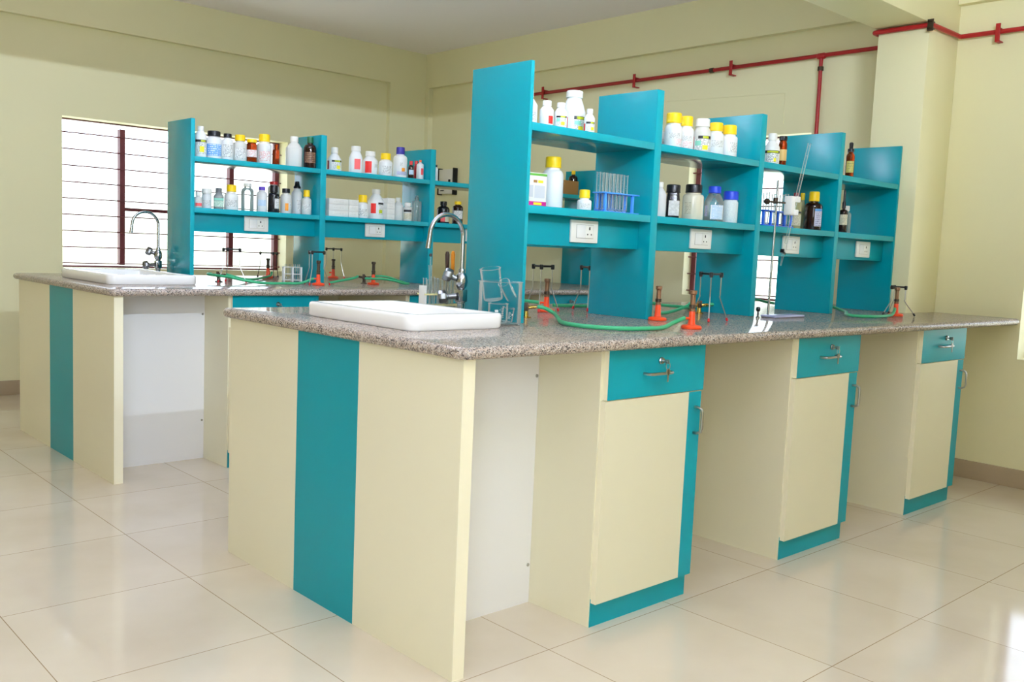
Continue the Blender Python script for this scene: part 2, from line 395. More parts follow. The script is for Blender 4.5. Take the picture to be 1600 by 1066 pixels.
def window(name, label, horiz, s0, s1, z0, z1, plane, posts, transom, bars, inward):
    """window set in the wall depth: frame, posts, pane and grille bars"""
    def P(s, d, z): return (s, d, z) if horiz else (d, s, z)
    def B(bm, sa, sb, da, db, za, zb, mi=0):
        if horiz: bx(bm, sa, sb, da, db, za, zb, mi)
        else: bx(bm, da, db, sa, sb, za, zb, mi)
    d0, d1 = plane, plane+.05
    fwid = .036
    bm = newbm()
    B(bm, s0, s0+.012, d0, d1, z0, z1); B(bm, s1-fwid, s1, d0, d1, z0, z1); B(bm, s0+.012, s1-fwid, d0, d1, z1-.008, z1); B(bm, s0+.012, s1-fwid, d0, d1, z0, z0+.012)
    for p in posts: B(bm, p-.019, p+.019, d0-.004, d1, z0+.02, z1-fwid)
    for ta, tb, tz in transom: B(bm, ta, tb, d0, d1, tz-.012, tz+.012)
    o = struct(name, bm, 'maroon', label, 'window')
    g = newbm()
    k = 0; zz = z0+.03
    while zz < z1-.04:
        tube(g, [P(s0, plane-.035, zz), P(s1, plane-.035, zz)], .0045, 6); zz += bars
    c = obj('grille', g, 'maroon', o); c['kind'] = 'structure'
    g = newbm(); B(g, s0+fwid, s1-fwid, plane+.024, plane+.027, z0+.02, z1-fwid)
    c = obj('pane', g, 'pane', o); c['kind'] = 'structure'
    return o
window('window_1', 'wide barred window with maroon frame behind the far bench', True, *WIN1[:2], *WIN1[2:], YL+.14, (1.079, 1.941), ((1.098, 1.922, 1.315),), .1155, -1)
window('window_2', 'barred maroon window in the back wall seen through the shelves', False, *WIN2[:2], *WIN2[2:], XB+.085, (), (), .1155, -1)
window('window_3', 'bright barred window beside the near bench end', False, *WIN3[:2], *WIN3[2:], XB+.14, (), (), .1155, -1)
window('added_key_window', 'barred window in the wall beside the viewpoint', True, -2.72, -1.38, .98, 2.12, YR-.14, (-2.05,), (), .1155, 1)  # unseen window added to house the key light

for nm, loc, rz in (('added_tube', (-.2, YR, 2.46), 0),):  # fitting made up for the added wall fill light
    t = thing(nm, 'made-up white batten lamp added as fill high on the wall ' + ('beside the viewpoint' if rz == 0 else 'behind the viewpoint'), 'lamp', loc, rz)
    bm = newbm(); bx(bm, -.63, .63, 0, .045, -.05, -.01, 0, bev=.004); bx(bm, -.63, -.60, .02, .10, -.05, 0, 0, bev=.003); bx(bm, .60, .63, .02, .10, -.05, 0, 0, bev=.003); obj('batten', bm, 'white_pl', t)

t = thing('added_tube', 'made-up white tube uplight added over the aisle to brighten the ceiling', 'lamp', (.35, 1.75, 2.40))  # fitting and rods made up for the added aisle fill
bm = newbm(); bx(bm, -.63, .63, -.035, .035, -.035, .005, 0, bev=.004); obj('batten', bm, 'white_pl', t)
for sx in (-.5, .5):
    bm = newbm(); tube(bm, [(sx, 0, 0), (sx, 0, HC-2.40)], .004, 8); obj('suspension_rod', bm, 'steel', t)

# ------------------------------------------------------------------ benches
ZC0, ZC1 = .860, .8935          # underside and top of the granite
def rounded_rect(x0, x1, y0, y1, r, n=6, flags=(1, 1, 1, 1)):
    out = []
    for (cx, cy, a0, fl) in ((x0+r, y0+r, PI, flags[0]), (x1-r, y0+r, 1.5*PI, flags[1]), (x1-r, y1-r, 0, flags[2]), (x0+r, y1-r, .5*PI, flags[3])):
        if not fl: out.append((cx+math.copysign(r, math.cos(a0+.01)), cy+math.copysign(r, math.sin(a0+PI/4)))) if False else out.append((x0 if cx < (x0+x1)/2 else x1, y0 if cy < (y0+y1)/2 else y1)); continue
        for i in range(n+1):
            a = a0+.5*PI*i/n; out.append((cx+r*math.cos(a), cy+r*math.sin(a)))
    return out
def loop_inset(pts, d):
    n = len(pts); out = []
    for i in range(n):
        p, a, b = Vector(pts[i]), Vector(pts[i-1]), Vector(pts[(i+1) % n])
        t1 = (p-a).normalized() if (p-a).length > 1e-9 else (b-p).normalized(); t2 = (b-p).normalized() if (b-p).length > 1e-9 else t1
        n1 = Vector((-t1.y, t1.x)); n2 = Vector((-t2.y, t2.x)); m = (n1+n2).normalized(); k = d/max(.4, m.dot(n1))
        out.append(p+m*k)
    return out
def worktop(name, label, y0, y1, sink):
    bm = newbm(); O = rounded_rect(-.030, XB-.002, y0, y1, .035, flags=(1, 0, 0, 1)); h = (ZC1-ZC0)/2; loops = []
    for i in range(9):
        a = -PI/2+PI*i/8; d = h*(1-math.cos(a)); z = ZC0+h+h*math.sin(a)
        loops.append([bm.verts.new((p[0], p[1], z)) for p in loop_inset(O, d)])
    for A, B in zip(loops, loops[1:]):
        for i in range(len(A)): quad(bm, [A[i], A[(i+1) % len(A)], B[(i+1) % len(A)], B[i]], 0, True)
    x0, x1, sy0, sy1 = sink
    for loop, z in ((loops[-1], ZC1), (loops[0], ZC0)):
        hole = [bm.verts.new((x, y, z)) for x, y in ((x0, sy0), (x1, sy0), (x1, sy1), (x0, sy1))]
        ed = [bm.edges.get((loop[i], loop[(i+1) % len(loop)])) for i in range(len(loop))]
        ed += [bm.edges.new((hole[i], hole[(i+1) % 4])) for i in range(4)]
        bmesh.ops.triangle_fill(bm, use_beauty=True, use_dissolve=False, edges=ed)
        if z == ZC1: top = hole
        else: bot = hole
    for i in range(4): quad(bm, [top[i], top[(i+1) % 4], bot[(i+1) % 4], bot[i]])
    return tag(obj(name, bm, 'granite', ang=50), label, 'worktop')

def end_panel(label, y0, y1, s0, s1):
    """outer face at x=0: cream board with a teal stripe let into it"""
    bm = newbm()
    bx(bm, 0, .0405, y0, y0+s0, 0, ZC0, 0, sides={'-y': 1}); bx(bm, 0, .0405, y0+s1, y1, 0, ZC0, 0, sides={'+y': 1}); bx(bm, .006, .0405, y0+s0, y0+s1, 0, ZC0, 0)
    o = tag(obj('end_panel', bm, ['cream', 'edge']), label, 'panel')
    bm = newbm(); bx(bm, 0, .006, y0+s0+.0008, y0+s1-.0008, 0, ZC0); obj('stripe', bm, 'teal_matte', o, label='teal laminate stripe')
    return o
def service_panel(label, y, flip, screws, xe, m='white_lam', xs=.0405):
    bm = newbm(); ya, yb = (y, y+.018) if not flip else (y-.018, y)
    bx(bm, xs, xe, ya, yb, 0, ZC0)
    o = tag(obj('service_panel', bm, m), label, 'panel')
    for x, z in screws:
        bm = newbm(); lathe(bm, [(.0001, .004), (.003, .004), (.0055, .002), (.0055, 0)], 12, 0, (x, ya-.0, z), (0, -1, 0)); obj('screw', bm, 'steel', o, label='round screw head')
    return o

def cabinet(x, y0, label, yback):
    """under-counter cabinet: carcass, plinth, drawer (handle, lock, key) and striped door (handle)"""
    t = thing('base_cabinet', label, 'cabinet', (x, y0, 0), 0, 'under-counter drawer cabinets')
    w, yc, yd, zp, zd = .479, .0264, .0057, .0774, .7066
    bm = newbm(); bx(bm, 0, w, yc, yback-y0, .0, ZC0, 0); obj('carcass', bm, 'cream', t)
    bm = newbm(); bx(bm, .004, w, yc-.0012, yc, 0, zp+.012); obj('plinth', bm, 'teal_matte', t, label='teal kick board')
    xs = .414
    bm = newbm(); sd = {'-x': 1, '-z': 1, '+z': 1}
    bx(bm, .006, xs, yd, yc-.0005, zp, zd-.003, 0, sides=sd); bx(bm, xs, .4811, yd, yc-.0005, zp, zd-.003, 2, sides={'+x': 1, '-z': 1, '+z': 1})
    d = obj('door', bm, ['cream', 'edge', 'teal_matte'], t)
    hx = .450
    bm = newbm(); pts = [(hx, yd, .652), (hx, yd-.014, .652), (hx+.002, yd-.027, .646), (hx+.002, yd-.031, .634), (hx+.002, yd-.031, .584), (hx+.002, yd-.027, .572), (hx, yd-.014, .566), (hx, yd, .566)]
    tube(bm, pts, .0048, 10); obj('handle', bm, 'steel', d)
    bm = newbm(); bx(bm, .0127, .4925, yd+.0015, yc-.0005, zd, ZC0-.002, 0, sides={'-x': 1, '+x': 1, '-z': 1})
    d = obj('drawer', bm, ['teal_matte', 'edge'], t)
    y = yd+.0015; hz = .779
    bm = newbm(); pts = [(.178, y, hz), (.178, y-.014, hz), (.183, y-.025, hz), (.196, y-.028, hz), (.276, y-.028, hz), (.289, y-.025, hz), (.294, y-.014, hz), (.294, y, hz)]
    tube(bm, pts, .0048, 10); obj('handle', bm, 'steel', d)
    bm = newbm(); lathe(bm, [(.0115, 0), (.0115, .004), (.009, .007), (.009, .010), (.0001, .010)], 20, 0, (.258, y, .816), (0, -1, 0)); obj('lock', bm, 'chrome', d)
    bm = newbm(); lathe(bm, [(.0001, 0), (.0035, 0), (.0035, .016), (.0001, .016)], 10, 0, (.258, y-.010, .816), (0, -1, 0))
    bx(bm, .2565, .2595, y-.034, y-.018, .808, .822, 0, bev=.001)
    tube(bm, [(.258+.010*math.sin(a), y-.030, .802+.012*math.cos(a)) for a in [2*PI*i/16 for i in range(16)]], .0010, 6, closed=True)
    bx(bm, .2535, .2605, y-.0335, y-.0315, .752, .792, 0, bev=.0008)
    lathe(bm, [(.0001, 0), (.010, 0), (.010, .002), (.0001, .002)], 16, 0, (.257, y-.0335, .784), (0, 1, 0))
    obj('key', bm, 'steel', d, label='small steel keys on a ring')
    return t

def socket(parent, cx, y, cz, w=.145, h=.082):
    """flush power point: plate with a rocker switch and three pin holes"""
    bm = newbm(); bx(bm, cx-w/2, cx+w/2, y-.010, y, cz-h/2, cz+h/2, 0, bev=.003)
    p = obj('power_socket', bm, 'socket', parent, label='white switched power socket')
    bm = newbm(); bx(bm, cx-.046, cx+.046, y-.0112, y-.0098, cz-.025, cz+.025, 0, bev=.0005); obj('module_frame', bm, 'socket_line', p)
    bm = newbm(); bx(bm, cx-.044, cx+.001, y-.0125, y-.0098, cz-.0235, cz+.0235, 0, bev=.0008); obj('rocker_switch', bm, 'white_pl', p)
    bm = newbm(); bx(bm, cx+.002, cx+.044, y-.0125, y-.0098, cz-.0235, cz+.0235, 0, bev=.0008); obj('outlet', bm, 'socket', p)
    bm = newbm()
    for dx, dz, r in ((.023, .011, .0038), (.013, -.010, .003), (.033, -.010, .003)):
        lathe(bm, [(.0001, .0004), (r, .0004), (r, 0)], 10, 0, (cx+dx, y-.0125, cz+dz), (0, -1, 0))
    bx(bm, cx+.0205, cx+.0255, y-.0129, y-.0125, cz+.006, cz+.018)
    obj('pin_hole', bm, 'dark', p)
    return p
def shelf_unit(label, divs, yf, depth, zs1, zs2, zt, ya, sockets, za0=1.164):
    """double-sided reagent rack: upright dividers, two shelves and a boxed duct with power sockets in every bay"""
    t = thing('reagent_shelf', label, 'shelf', ((divs[0][0]+divs[-1][1])/2, yf+depth/2, ZC1))
    ox, oy, oz = t.location
    def P(bm, x0, x1, y0, y1, z0, z1): bx(bm, x0-ox, x1-ox, y0-oy, y1-oy, z0-oz, z1-oz, 0, bev=.0012, sides={'-y': 1, '+y': 1})
    for x0, x1 in divs:
        bm = newbm(); P(bm, x0, x1, yf, yf+depth, ZC1, zt); obj('divider', bm, ['teal', 'teal_edge'], t)
    for i in range(len(divs)-1):
        x0, x1 = divs[i][1], divs[i+1][0]
        for z in (zs1, zs2):
            bm = newbm(); P(bm, x0, x1, yf+.001, yf+depth-.001, z-.027, z); obj('shelf', bm, ['teal', 'teal_edge'], t)
        bm = newbm(); P(bm, x0, x1, ya, yf+depth-(ya-yf), za0, zs2-.027)
        d = obj('wiring_duct', bm, ['teal_matte', 'teal_matte'], t)
        for cx in sockets[i]: socket(d, cx-ox, ya-oy, 1.220+(za0-1.164)-oz)
    return t

# near bench
YA, WA = 0.0, 1.3027
worktop('worktop', 'speckled granite worktop of the near bench with rounded edge', -.033, WA+.027, (.128, .450, .393, .942))
end_panel('cream end panel with teal stripe of the near bench', 0, WA, .4781, .8301)
service_panel('white panel closing the knee space under the near granite worktop', .2896, False, ((.547, .747), (.545, .127)), .5555)
service_panel('cream partition along the middle under the near worktop', .652, False, (), XB-.001, 'cream', .56)
cabinet(.556, YA, 'cream and teal cabinet under the near bench, closest to its end panel', .6515)
cabinet(1.6233, YA, 'cream and teal middle cabinet of the near bench with keys in its drawer', .6515)
cabinet(2.6913, YA, 'cream and teal cabinet of the near bench standing closest to the back wall', .6515)
shelf_unit('teal reagent shelf unit on the near bench', [(.6645, .680), (1.3323, 1.373), (2.0531, 2.092), (2.748, 2.784), (3.3794, 3.396)], .5013, .303, 1.574, 1.297, 1.7749, .559,
           [[1.015], [1.732], [2.443], [3.147]])
# far bench
YBB, WB = 2.4476, 1.4642
worktop('worktop', 'speckled granite worktop of the far bench by the window', YBB-.033, YBB+WB+.027, (.118, .512, YBB+.353, YBB+1.027))
end_panel('cream end panel with teal stripe of the far bench', YBB, YBB+WB, .5547, .9179)
service_panel('white panel closing the knee space under the far granite worktop', YBB+.2896, False, ((.545, .747), (.545, .20)), .5555)
service_panel('cream partition along the middle under the far worktop', YBB+.732, False, (), XB-.001, 'cream', .56)
cabinet(.556, YBB, 'cream and teal cabinet of the far bench, closest to its end panel', YBB+.7315)
cabinet(1.6233, YBB, 'middle cabinet of the far bench, teal drawer just above the near sink', YBB+.7315)
cabinet(2.6913, YBB, 'cabinet of the far bench standing closest to the back wall', YBB+.7315)
shelf_unit('teal reagent shelf unit on the far bench', [(.594, .617), (1.377, 1.415), (2.179, 2.221), (2.955, 2.995), (3.725, 3.745)], 3.01, .300, 1.562, 1.293, 1.757, 3.065,
           [[1.0], [1.80], [2.60], [3.36]], za0=1.167)

# ------------------------------------------------------------------ sinks and taps
def sink(label, x0, x1, y0, y1, zt):
    """ceramic drop-in sink: raised rounded rim, basin through the worktop, drain"""
    t = thing('laboratory_sink', label, 'sink', ((x0+x1)/2, (y0+y1)/2, ZC1)); ox, oy, oz = t.location
    bm = newbm(); O = rounded_rect(x0-ox, x1-ox, y0-oy, y1-oy, .045, 7); L = []
    def loop(d, z): L.append([bm.verts.new((p[0], p[1], z-oz)) for p in loop_inset(O, d)])
    rim = .036
    loop(.006, ZC1+.0006); loop(.001, ZC1+.006); loop(0, zt-.010); loop(.002, zt-.004); loop(.007, zt); loop(rim-.008, zt); loop(rim-.002, zt-.003); loop(rim, zt-.010)
    loop(rim+.006, ZC1-.10); loop(rim+.03, ZC1-.15)
    for A, B in zip(L, L[1:]):
        for i in range(len(A)): quad(bm, [A[i], A[(i+1) % len(A)], B[(i+1) % len(A)], B[i]], 0, True)
    bm.faces.new(L[-1])
    obj('basin', bm, 'sink', t, ang=60)
    bm = newbm(); lathe(bm, [(.0001, .004), (.014, .004), (.026, .003), (.028, 0)], 20, 0, (0, 0, ZC1-.15-oz)); obj('drain', bm, 'chrome', t, label='chrome waste outlet')
    return t
sink('white ceramic sink set in the near granite worktop', .100, .478, .365, .97, .942)
sink('white ceramic sink set in the far granite worktop', .090, .540, YBB+.325, YBB+1.055, .942)
def faucet(label, x, y, zs, dirx=(-1, 0)):
    """two-valve swan-neck laboratory tap"""
    t = thing('swan_neck_tap', label, 'tap', (x, y, ZC1)); z0 = ZC1
    dx, dy = dirx
    bm = newbm(); lathe(bm, [(.0175, 0), (.0175, .010), (.0125, .014), (.0125, .055), (.016, .058), (.016, .062)], 18); obj('base_pipe', bm, 'chrome', t)
    bm = newbm(); lathe(bm, [(.0165, .0), (.0165, .022), (.0135, .024)], 18); obj('collar', bm, 'rack_cream', t, label='yellowed plastic collar')
    bm = newbm(); bx(bm, -.017, .017, -.017, .017, .060, .104, 0, bev=.004)
    lathe(bm, [(.012, .104), (.020, .116), (.023, .132), (.019, .152), (.0115, .162), (.0115, .172), (.0095, .176)], 20); obj('valve_body', bm, 'chrome', t)
    H = zs-z0; R = .072
    pts = [(0, 0, .170), (0, 0, H-R)]
    for i in range(1, 15):
        a = PI*i/15*1.06; pts.append((dx*R*(1-math.cos(a)), dy*R*(1-math.cos(a)), H-R+R*math.sin(a)))
    e = pts[-1]; q = Vector(pts[-1])-Vector(pts[-2]); q.normalize(); pts.append(tuple(Vector(e)+q*.022))
    bm = newbm(); tube(bm, smooth_path(pts[:2]+pts[2:], 3), .0078, 12)
    lathe(bm, [(.0092, 0), (.0092, .026), (.006, .026)], 14, 0, pts[-1], tuple(q)); obj('spout', bm, 'chrome', t)
    for k, (ax, z, ln) in enumerate((((-.74, .46, .34), .134, .036), ((-.80, .52, -.10), .082, .058))):
        v = Vector(ax).normalized(); c = Vector((0, 0, z))+v*.016
        bm = newbm(); lathe(bm, [(.010, 0), (.010, ln*.5), (.014, ln*.55), (.014, ln*.62)], 16, 0, c, v)
        c2 = c+v*ln*.62
        lathe(bm, [(.021, 0), (.024, .004), (.024, .022), (.020, .028), (.0001, .028)], 8, 0, c2, v)
        obj('valve_handle', bm, 'dull_chrome', t)
    return t
faucet('chrome swan-neck tap standing behind the near sink', .565, .705, 1.253)
faucet('chrome swan-neck tap behind the far sink in front of the window', .565, 3.36, 1.262)
# ------------------------------------------------------------------ reagent bottles
# x, y, shelf top z, body radius, height, cap radius, cap height, shoulder height, body, cap, style, labels (angle range, height range of the straight side, print), description, unit
BOTTLES = [
 (0.7359, 0.5883, 1.574, 0.0348, 0.1212, 0.0202, 0.0256, 0.0676, 'hdpe', 'white_cap', 'slope', [(-50, 70, 0.15, 0.62, 'print')],
  'white plastic bottle half hidden behind the tall end divider, top shelf', 'A'),
 (0.8, 0.5578, 1.574, 0.0249, 0.0893, 0.0158, 0.0181, 0.056, 'hdpe', 'white_cap', 'slope', [(12, 58, 0.06, 0.62, 'redlab')],
  'slim white bottle with a red stripe, next to the half hidden white bottle', 'A'),
 (0.8681, 0.5559, 1.574, 0.0231, 0.0911, 0.0149, 0.0177, 0.0558, 'hdpe', 'white_cap', 'slope', [(-48, 62, 0.08, 0.66, 'print'), (-44, 60, 0.66, 0.78, 'blacklab'), (-5, 40, 0.67, 0.77, 'limelab'), (0, 34, 0.12, 0.36, 'yellowlab'), (-40, -8, 0.36, 0.6, 'mintlab')],
  'slim white bottle with mint print and yellow mark, in front of the big white bottle', 'A'),
 (1.0176, 0.6369, 1.574, 0.0429, 0.1602, 0.0312, 0.0261, 0.0835, 'hdpe', 'white_cap', 'slope', [(-72, -34, 0.06, 0.72, 'redlab'), (-10, 76, 0.08, 0.66, 'print'), (-2, 70, 0.62, 0.78, 'blacklab'), (12, 56, 0.64, 0.76, 'limelab'), (20, 50, 0.1, 0.3, 'yellowlab'), (0, 36, 0.36, 0.56, 'mintlab')],
  'largest white bottle on the top shelf of the near unit, black and lime label', 'A'),
 (1.0028, 0.5424, 1.574, 0.0198, 0.0859, 0.0117, 0.0164, 0.0514, 'hdpe', 'white_cap', 'slope', [(-80, -50, 0.06, 0.62, 'redlab'), (-40, 66, 0.06, 0.6, 'print'), (-38, 60, 0.6, 0.76, 'blacklab'), (10, 50, 0.62, 0.74, 'limelab'), (14, 50, 0.1, 0.34, 'yellowlab')],
  'smallest slim white bottle, at the right of the big white bottle', 'A'),
 (0.9402, 0.6539, 1.297, 0.04, 0.1904, 0.0296, 0.0401, 0.1155, 'hdpe', 'yellow_cap', 'dome', [],
  'large plain white bottle with yellow cap beside the picture carton', 'A'),
 (1.0263, 0.5696, 1.297, 0.0266, 0.0758, 0.02, 0.0303, 0.0315, 'hdpe', 'yellow_cap', 'dome', [(-42, 52, 0.15, 0.8, 'print')],
  'small white bottle with yellow cap between plain white bottle and glass tubes', 'A'),
 (1.5261, 0.6416, 1.574, 0.0285, 0.1025, 0.0171, 0.0233, 0.0665, 'hdpe', 'white_cap', 'slope', [(-20, 70, 0.1, 0.6, 'print')],
  'white bottle edge just showing behind the second divider of the near unit', 'A'),
 (1.5269, 0.569, 1.574, 0.0354, 0.1397, 0.0312, 0.0409, 0.07, 'hdpe', 'yellow_cap', 'dome', [(-40, 50, 0.5, 0.84, 'print'), (10, 70, 0.08, 0.5, 'print_red')],
  'yellow-capped white bottle nearest the divider, first of the yellow-capped row', 'A'),
 (1.6318, 0.5845, 1.574, 0.0312, 0.141, 0.0252, 0.0402, 0.0752, 'hdpe', 'yellow_cap', 'dome', [(-50, 50, 0.5, 0.8, 'print'), (-40, 50, 0.08, 0.46, 'print_red')],
  'yellow-capped white bottle with red print, between two others on top shelf', 'A'),
 (1.7216, 0.5703, 1.574, 0.0367, 0.1407, 0.0296, 0.033, 0.0845, 'hdpe_grey', 'white_cap', 'slope', [(-84, -66, 0.04, 0.78, 'redlab'), (-56, 70, 0.06, 0.66, 'print'), (-30, 60, 0.66, 0.82, 'blacklab'), (0, 40, 0.68, 0.8, 'limelab'), (-50, -10, 0.3, 0.55, 'mintlab'), (0, 36, 0.08, 0.32, 'yellowlab')],
  'white-capped bottle with black and lime label among yellow-capped bottles', 'A'),
 (1.8429, 0.5885, 1.574, 0.035, 0.1406, 0.0289, 0.0362, 0.0805, 'hdpe', 'yellow_cap', 'dome', [(-40, 60, 0.42, 0.8, 'print')],
  'yellow-capped white bottle directly right of the white-capped bottle', 'A'),
 (1.9135, 0.5688, 1.574, 0.0352, 0.1373, 0.0299, 0.0395, 0.0791, 'hdpe', 'yellow_cap', 'dome', [(-5, 76, 0.2, 0.8, 'print')],
  'yellow-capped white bottle at the end of its row before bare teal divider', 'A'),
 (1.4518, 0.5593, 1.297, 0.0263, 0.1371, 0.0127, 0.0203, 0.0867, 'translucent', 'white_cap', 'slope', [],
  'milky plastic bottle partly behind the divider, beside the black bottle', 'A'),
 (1.5392, 0.5611, 1.297, 0.028, 0.1336, 0.0285, 0.0332, 0.0748, 'blackbottle', 'black_cap', 'square', [(-34, 44, 0.04, 0.94, 'silverlab')],
  'black bottle with crinkled silver label on the lower near shelf', 'A'),
 (1.7256, 0.5985, 1.297, 0.0444, 0.1493, 0.035, 0.0352, 0.0929, 'powder', 'black_cap', 'jar', [(-60, -12, 0.2, 0.8, 'print_beige')],
  'wide beige jar with black screw cap beside the silver-labelled black bottle', 'A'),
 (1.8417, 0.5751, 1.297, 0.0412, 0.1497, 0.0274, 0.0292, 0.0842, 'clear_pl', 'blue_cap', 'slope', [(-66, -44, 0.2, 0.8, 'print_lilac'), (-24, 62, 0.04, 0.84, 'print_blue')],
  'clear bottle with blue cap and ruled blue label', 'A'),
 (1.9503, 0.566, 1.297, 0.0326, 0.1361, 0.0327, 0.0368, 0.0855, 'bluepowder', 'blue_cap', 'jar', [],
  'blue-flecked white bottle with broad blue cap beside the bare teal divider', 'A'),
 (2.2494, 0.568, 1.574, 0.0345, 0.1407, 0.0205, 0.0313, 0.0755, 'hdpe', 'white_cap', 'slope', [(-64, 66, 0.05, 0.66, 'print'), (-66, 70, 0.66, 0.84, 'blacklab'), (-40, 50, 0.69, 0.81, 'limelab'), (10, 30, 0.1, 0.34, 'yellowlab')],
  'white bottle with dark band label beside the small amber bottle', 'A'),
 (2.3769, 0.5923, 1.574, 0.0197, 0.1447, 0.0188, 0.0203, 0.0955, 'amber', 'black_cap', 'dome', [(-50, 70, 0.3, 0.88, 'tan')],
  'small amber glass bottle with black cap and tan label on the top shelf', 'A'),
 (2.5583, 0.6106, 1.297, 0.0275, 0.1744, 0.0139, 0.0289, 0.1092, 'jarglass', 'maroon_cap', 'jar', [(-30, 70, 0.1, 0.55, 'print_beige'), (-50, 80, 0.6, 0.68, 'blacklab')],
  'yellowish glass jar with maroon cap behind the burette clamp', 'A'),
 (2.6987, 0.6598, 1.297, 0.0127, 0.1835, 0.0111, 0.0343, 0.1211, 'jarglass', 'yellow_cap', 'dome', [],
  'yellow-capped glass bottle peeking out behind the yellowish jar', 'A'),
 (2.6642, 0.5764, 1.297, 0.0424, 0.1865, 0.0249, 0.0465, 0.1125, 'brownglass', 'yellow_cap', 'dome', [(4, 62, 0.12, 0.82, 'print_lilac'), (4, 62, 0.82, 0.93, 'bluelab')],
  'dark brown bottle with yellow cap and lilac label on the lower shelf', 'A'),
 (2.9832, 0.5742, 1.574, 0.0215, 0.18, 0.0147, 0.0486, 0.0999, 'amber', 'black_cap', 'dropper', [(-56, 50, 0.24, 0.86, 'print_yellow')],
  'amber dropper bottle with black dropper and yellow-green label', 'A'),
 (2.9384, 0.5655, 1.297, 0.0227, 0.2174, 0.0081, 0.0947, 0.1004, 'brownglass', 'black_cap', 'dropper', [(-50, 60, 0.36, 0.92, 'print_beige')],
  'dark dropper bottle with pale label in the last bay, lower shelf', 'A'),
 (3.0863, 0.6279, 1.297, 0.025, 0.1445, 0.015, 0.0264, 0.0951, 'clear_pl', 'white_cap', 'dome', [],
  'clear bottle standing behind the dark dropper bottle', 'A'),
 (0.6845, 3.0929, 1.562, 0.0309, 0.1667, 0.0173, 0.0218, 0.1178, 'hdpe', 'white_cap', 'slope', [(-50, 70, 0.1, 0.66, 'print'), (-60, 74, 0.68, 0.8, 'blacklab'), (0, 50, 0.7, 0.78, 'limelab'), (-10, 34, 0.2, 0.48, 'yellowlab')],
  'tall white bottle beside the end divider of the far unit, yellow mark label', 'B'),
 (0.7653, 3.1047, 1.562, 0.042, 0.1505, 0.0351, 0.0299, 0.1069, 'hdpe', 'black_cap', 'jar', [(-62, 64, 0.1, 0.74, 'print_bluebg')],
  'white jar with wide black cap and blue label on the far top shelf', 'B'),
 (0.8387, 3.0936, 1.562, 0.0316, 0.1446, 0.0221, 0.0234, 0.1005, 'hdpe', 'black_cap', 'dome', [(-60, 66, 0.1, 0.84, 'print')],
  'white bottle with small black cap between the blue-label jar and yellow cap', 'B'),
 (0.9151, 3.0993, 1.562, 0.0369, 0.1465, 0.0286, 0.0341, 0.0914, 'hdpe_grey', 'yellow_cap', 'dome', [(-50, 60, 0.1, 0.8, 'print')],
  'yellow-capped white bottle beside the amber jar with yellow lid', 'B'),
 (0.9815, 3.0915, 1.562, 0.0296, 0.1294, 0.0279, 0.0191, 0.0944, 'amber', 'yellow_cap', 'jar', [(-66, 66, 0.28, 0.74, 'print_red')],
  'amber glass jar with yellow lid and white label on the far top shelf', 'B'),
 (1.0649, 3.1038, 1.562, 0.0412, 0.1672, 0.031, 0.0421, 0.1002, 'hdpe', 'yellow_cap', 'dome', [(-60, 60, 0.1, 0.7, 'print_red')],
  'larger yellow-capped white bottle right of the amber jar, far top shelf', 'B'),
 (1.1312, 3.092, 1.562, 0.0207, 0.1172, 0.011, 0.0215, 0.0741, 'amber', 'amber', 'dome', [],
  'small glowing amber bottle in front of the window frame', 'B'),
 (1.2629, 3.1206, 1.562, 0.0476, 0.1774, 0.0243, 0.0302, 0.107, 'hdpe_grey', 'white_cap', 'square', [],
  'big plain whitish canister without label beside the black green-capped bottle', 'B'),
 (1.3326, 3.0593, 1.562, 0.0369, 0.179, 0.0187, 0.035, 0.1074, 'brownglass', 'green_cap', 'dome', [(-56, 56, 0.22, 0.84, 'print_brown')],
  'black bottle with green cap and brown label at the divider', 'B'),
 (0.6599, 3.0623, 1.293, 0.021, 0.0847, 0.0137, 0.0205, 0.0471, 'hdpe_grey', 'white_cap', 'jar', [(-40, 60, 0.1, 0.5, 'pinklab'), (-40, 60, 0.5, 0.9, 'print')],
  'short bottle with pink label beside the far end divider, lower shelf', 'B'),
 (0.7291, 3.1079, 1.293, 0.0262, 0.1075, 0.0279, 0.0276, 0.0626, 'translucent', 'white_cap', 'jar', [(-60, 60, 0.2, 0.7, 'print')],
  'milky squat jar beside the short pink-labelled bottle', 'B'),
 (0.7939, 3.099, 1.293, 0.0273, 0.1154, 0.0176, 0.0259, 0.0704, 'grey_bottle', 'grey_cap', 'square', [(-56, 56, 0.1, 0.62, 'print_green'), (-56, 56, 0.66, 0.86, 'mintlab')],
  'grey bottle with grey cap and green label on the far lower shelf', 'B'),
 (0.8686, 3.1009, 1.293, 0.0384, 0.1384, 0.0266, 0.0383, 0.0685, 'hdpe', 'yellow_cap', 'dome', [(-56, 60, 0.2, 0.8, 'print')],
  'yellow-capped round white bottle beside the grey bottle', 'B'),
 (0.963, 3.0968, 1.293, 0.0346, 0.1531, 0.0216, 0.0178, 0.1033, 'clear_pl', 'white_cap', 'dome', [],
  'clear empty bottle shining in front of the window', 'B'),
 (1.0487, 3.0918, 1.293, 0.0299, 0.1416, 0.0191, 0.0197, 0.0949, 'translucent', 'purple_cap', 'dome', [(-50, 50, 0.3, 0.7, 'print_blue')],
  'milky bottle with purple cap on the far lower shelf', 'B'),
 (1.1877, 3.2157, 1.293, 0.0336, 0.1838, 0.0244, 0.0182, 0.1396, 'hdpe_grey', 'red_cap', 'dome', [],
  'red-capped bottle standing behind the black bottle', 'B'),
 (1.1233, 3.0948, 1.293, 0.0327, 0.1548, 0.0238, 0.0383, 0.0929, 'blackbottle', 'black_cap', 'dome', [(8, 66, 0.2, 0.86, 'print')],
  'black bottle with white label in front of the red-capped bottle', 'B'),
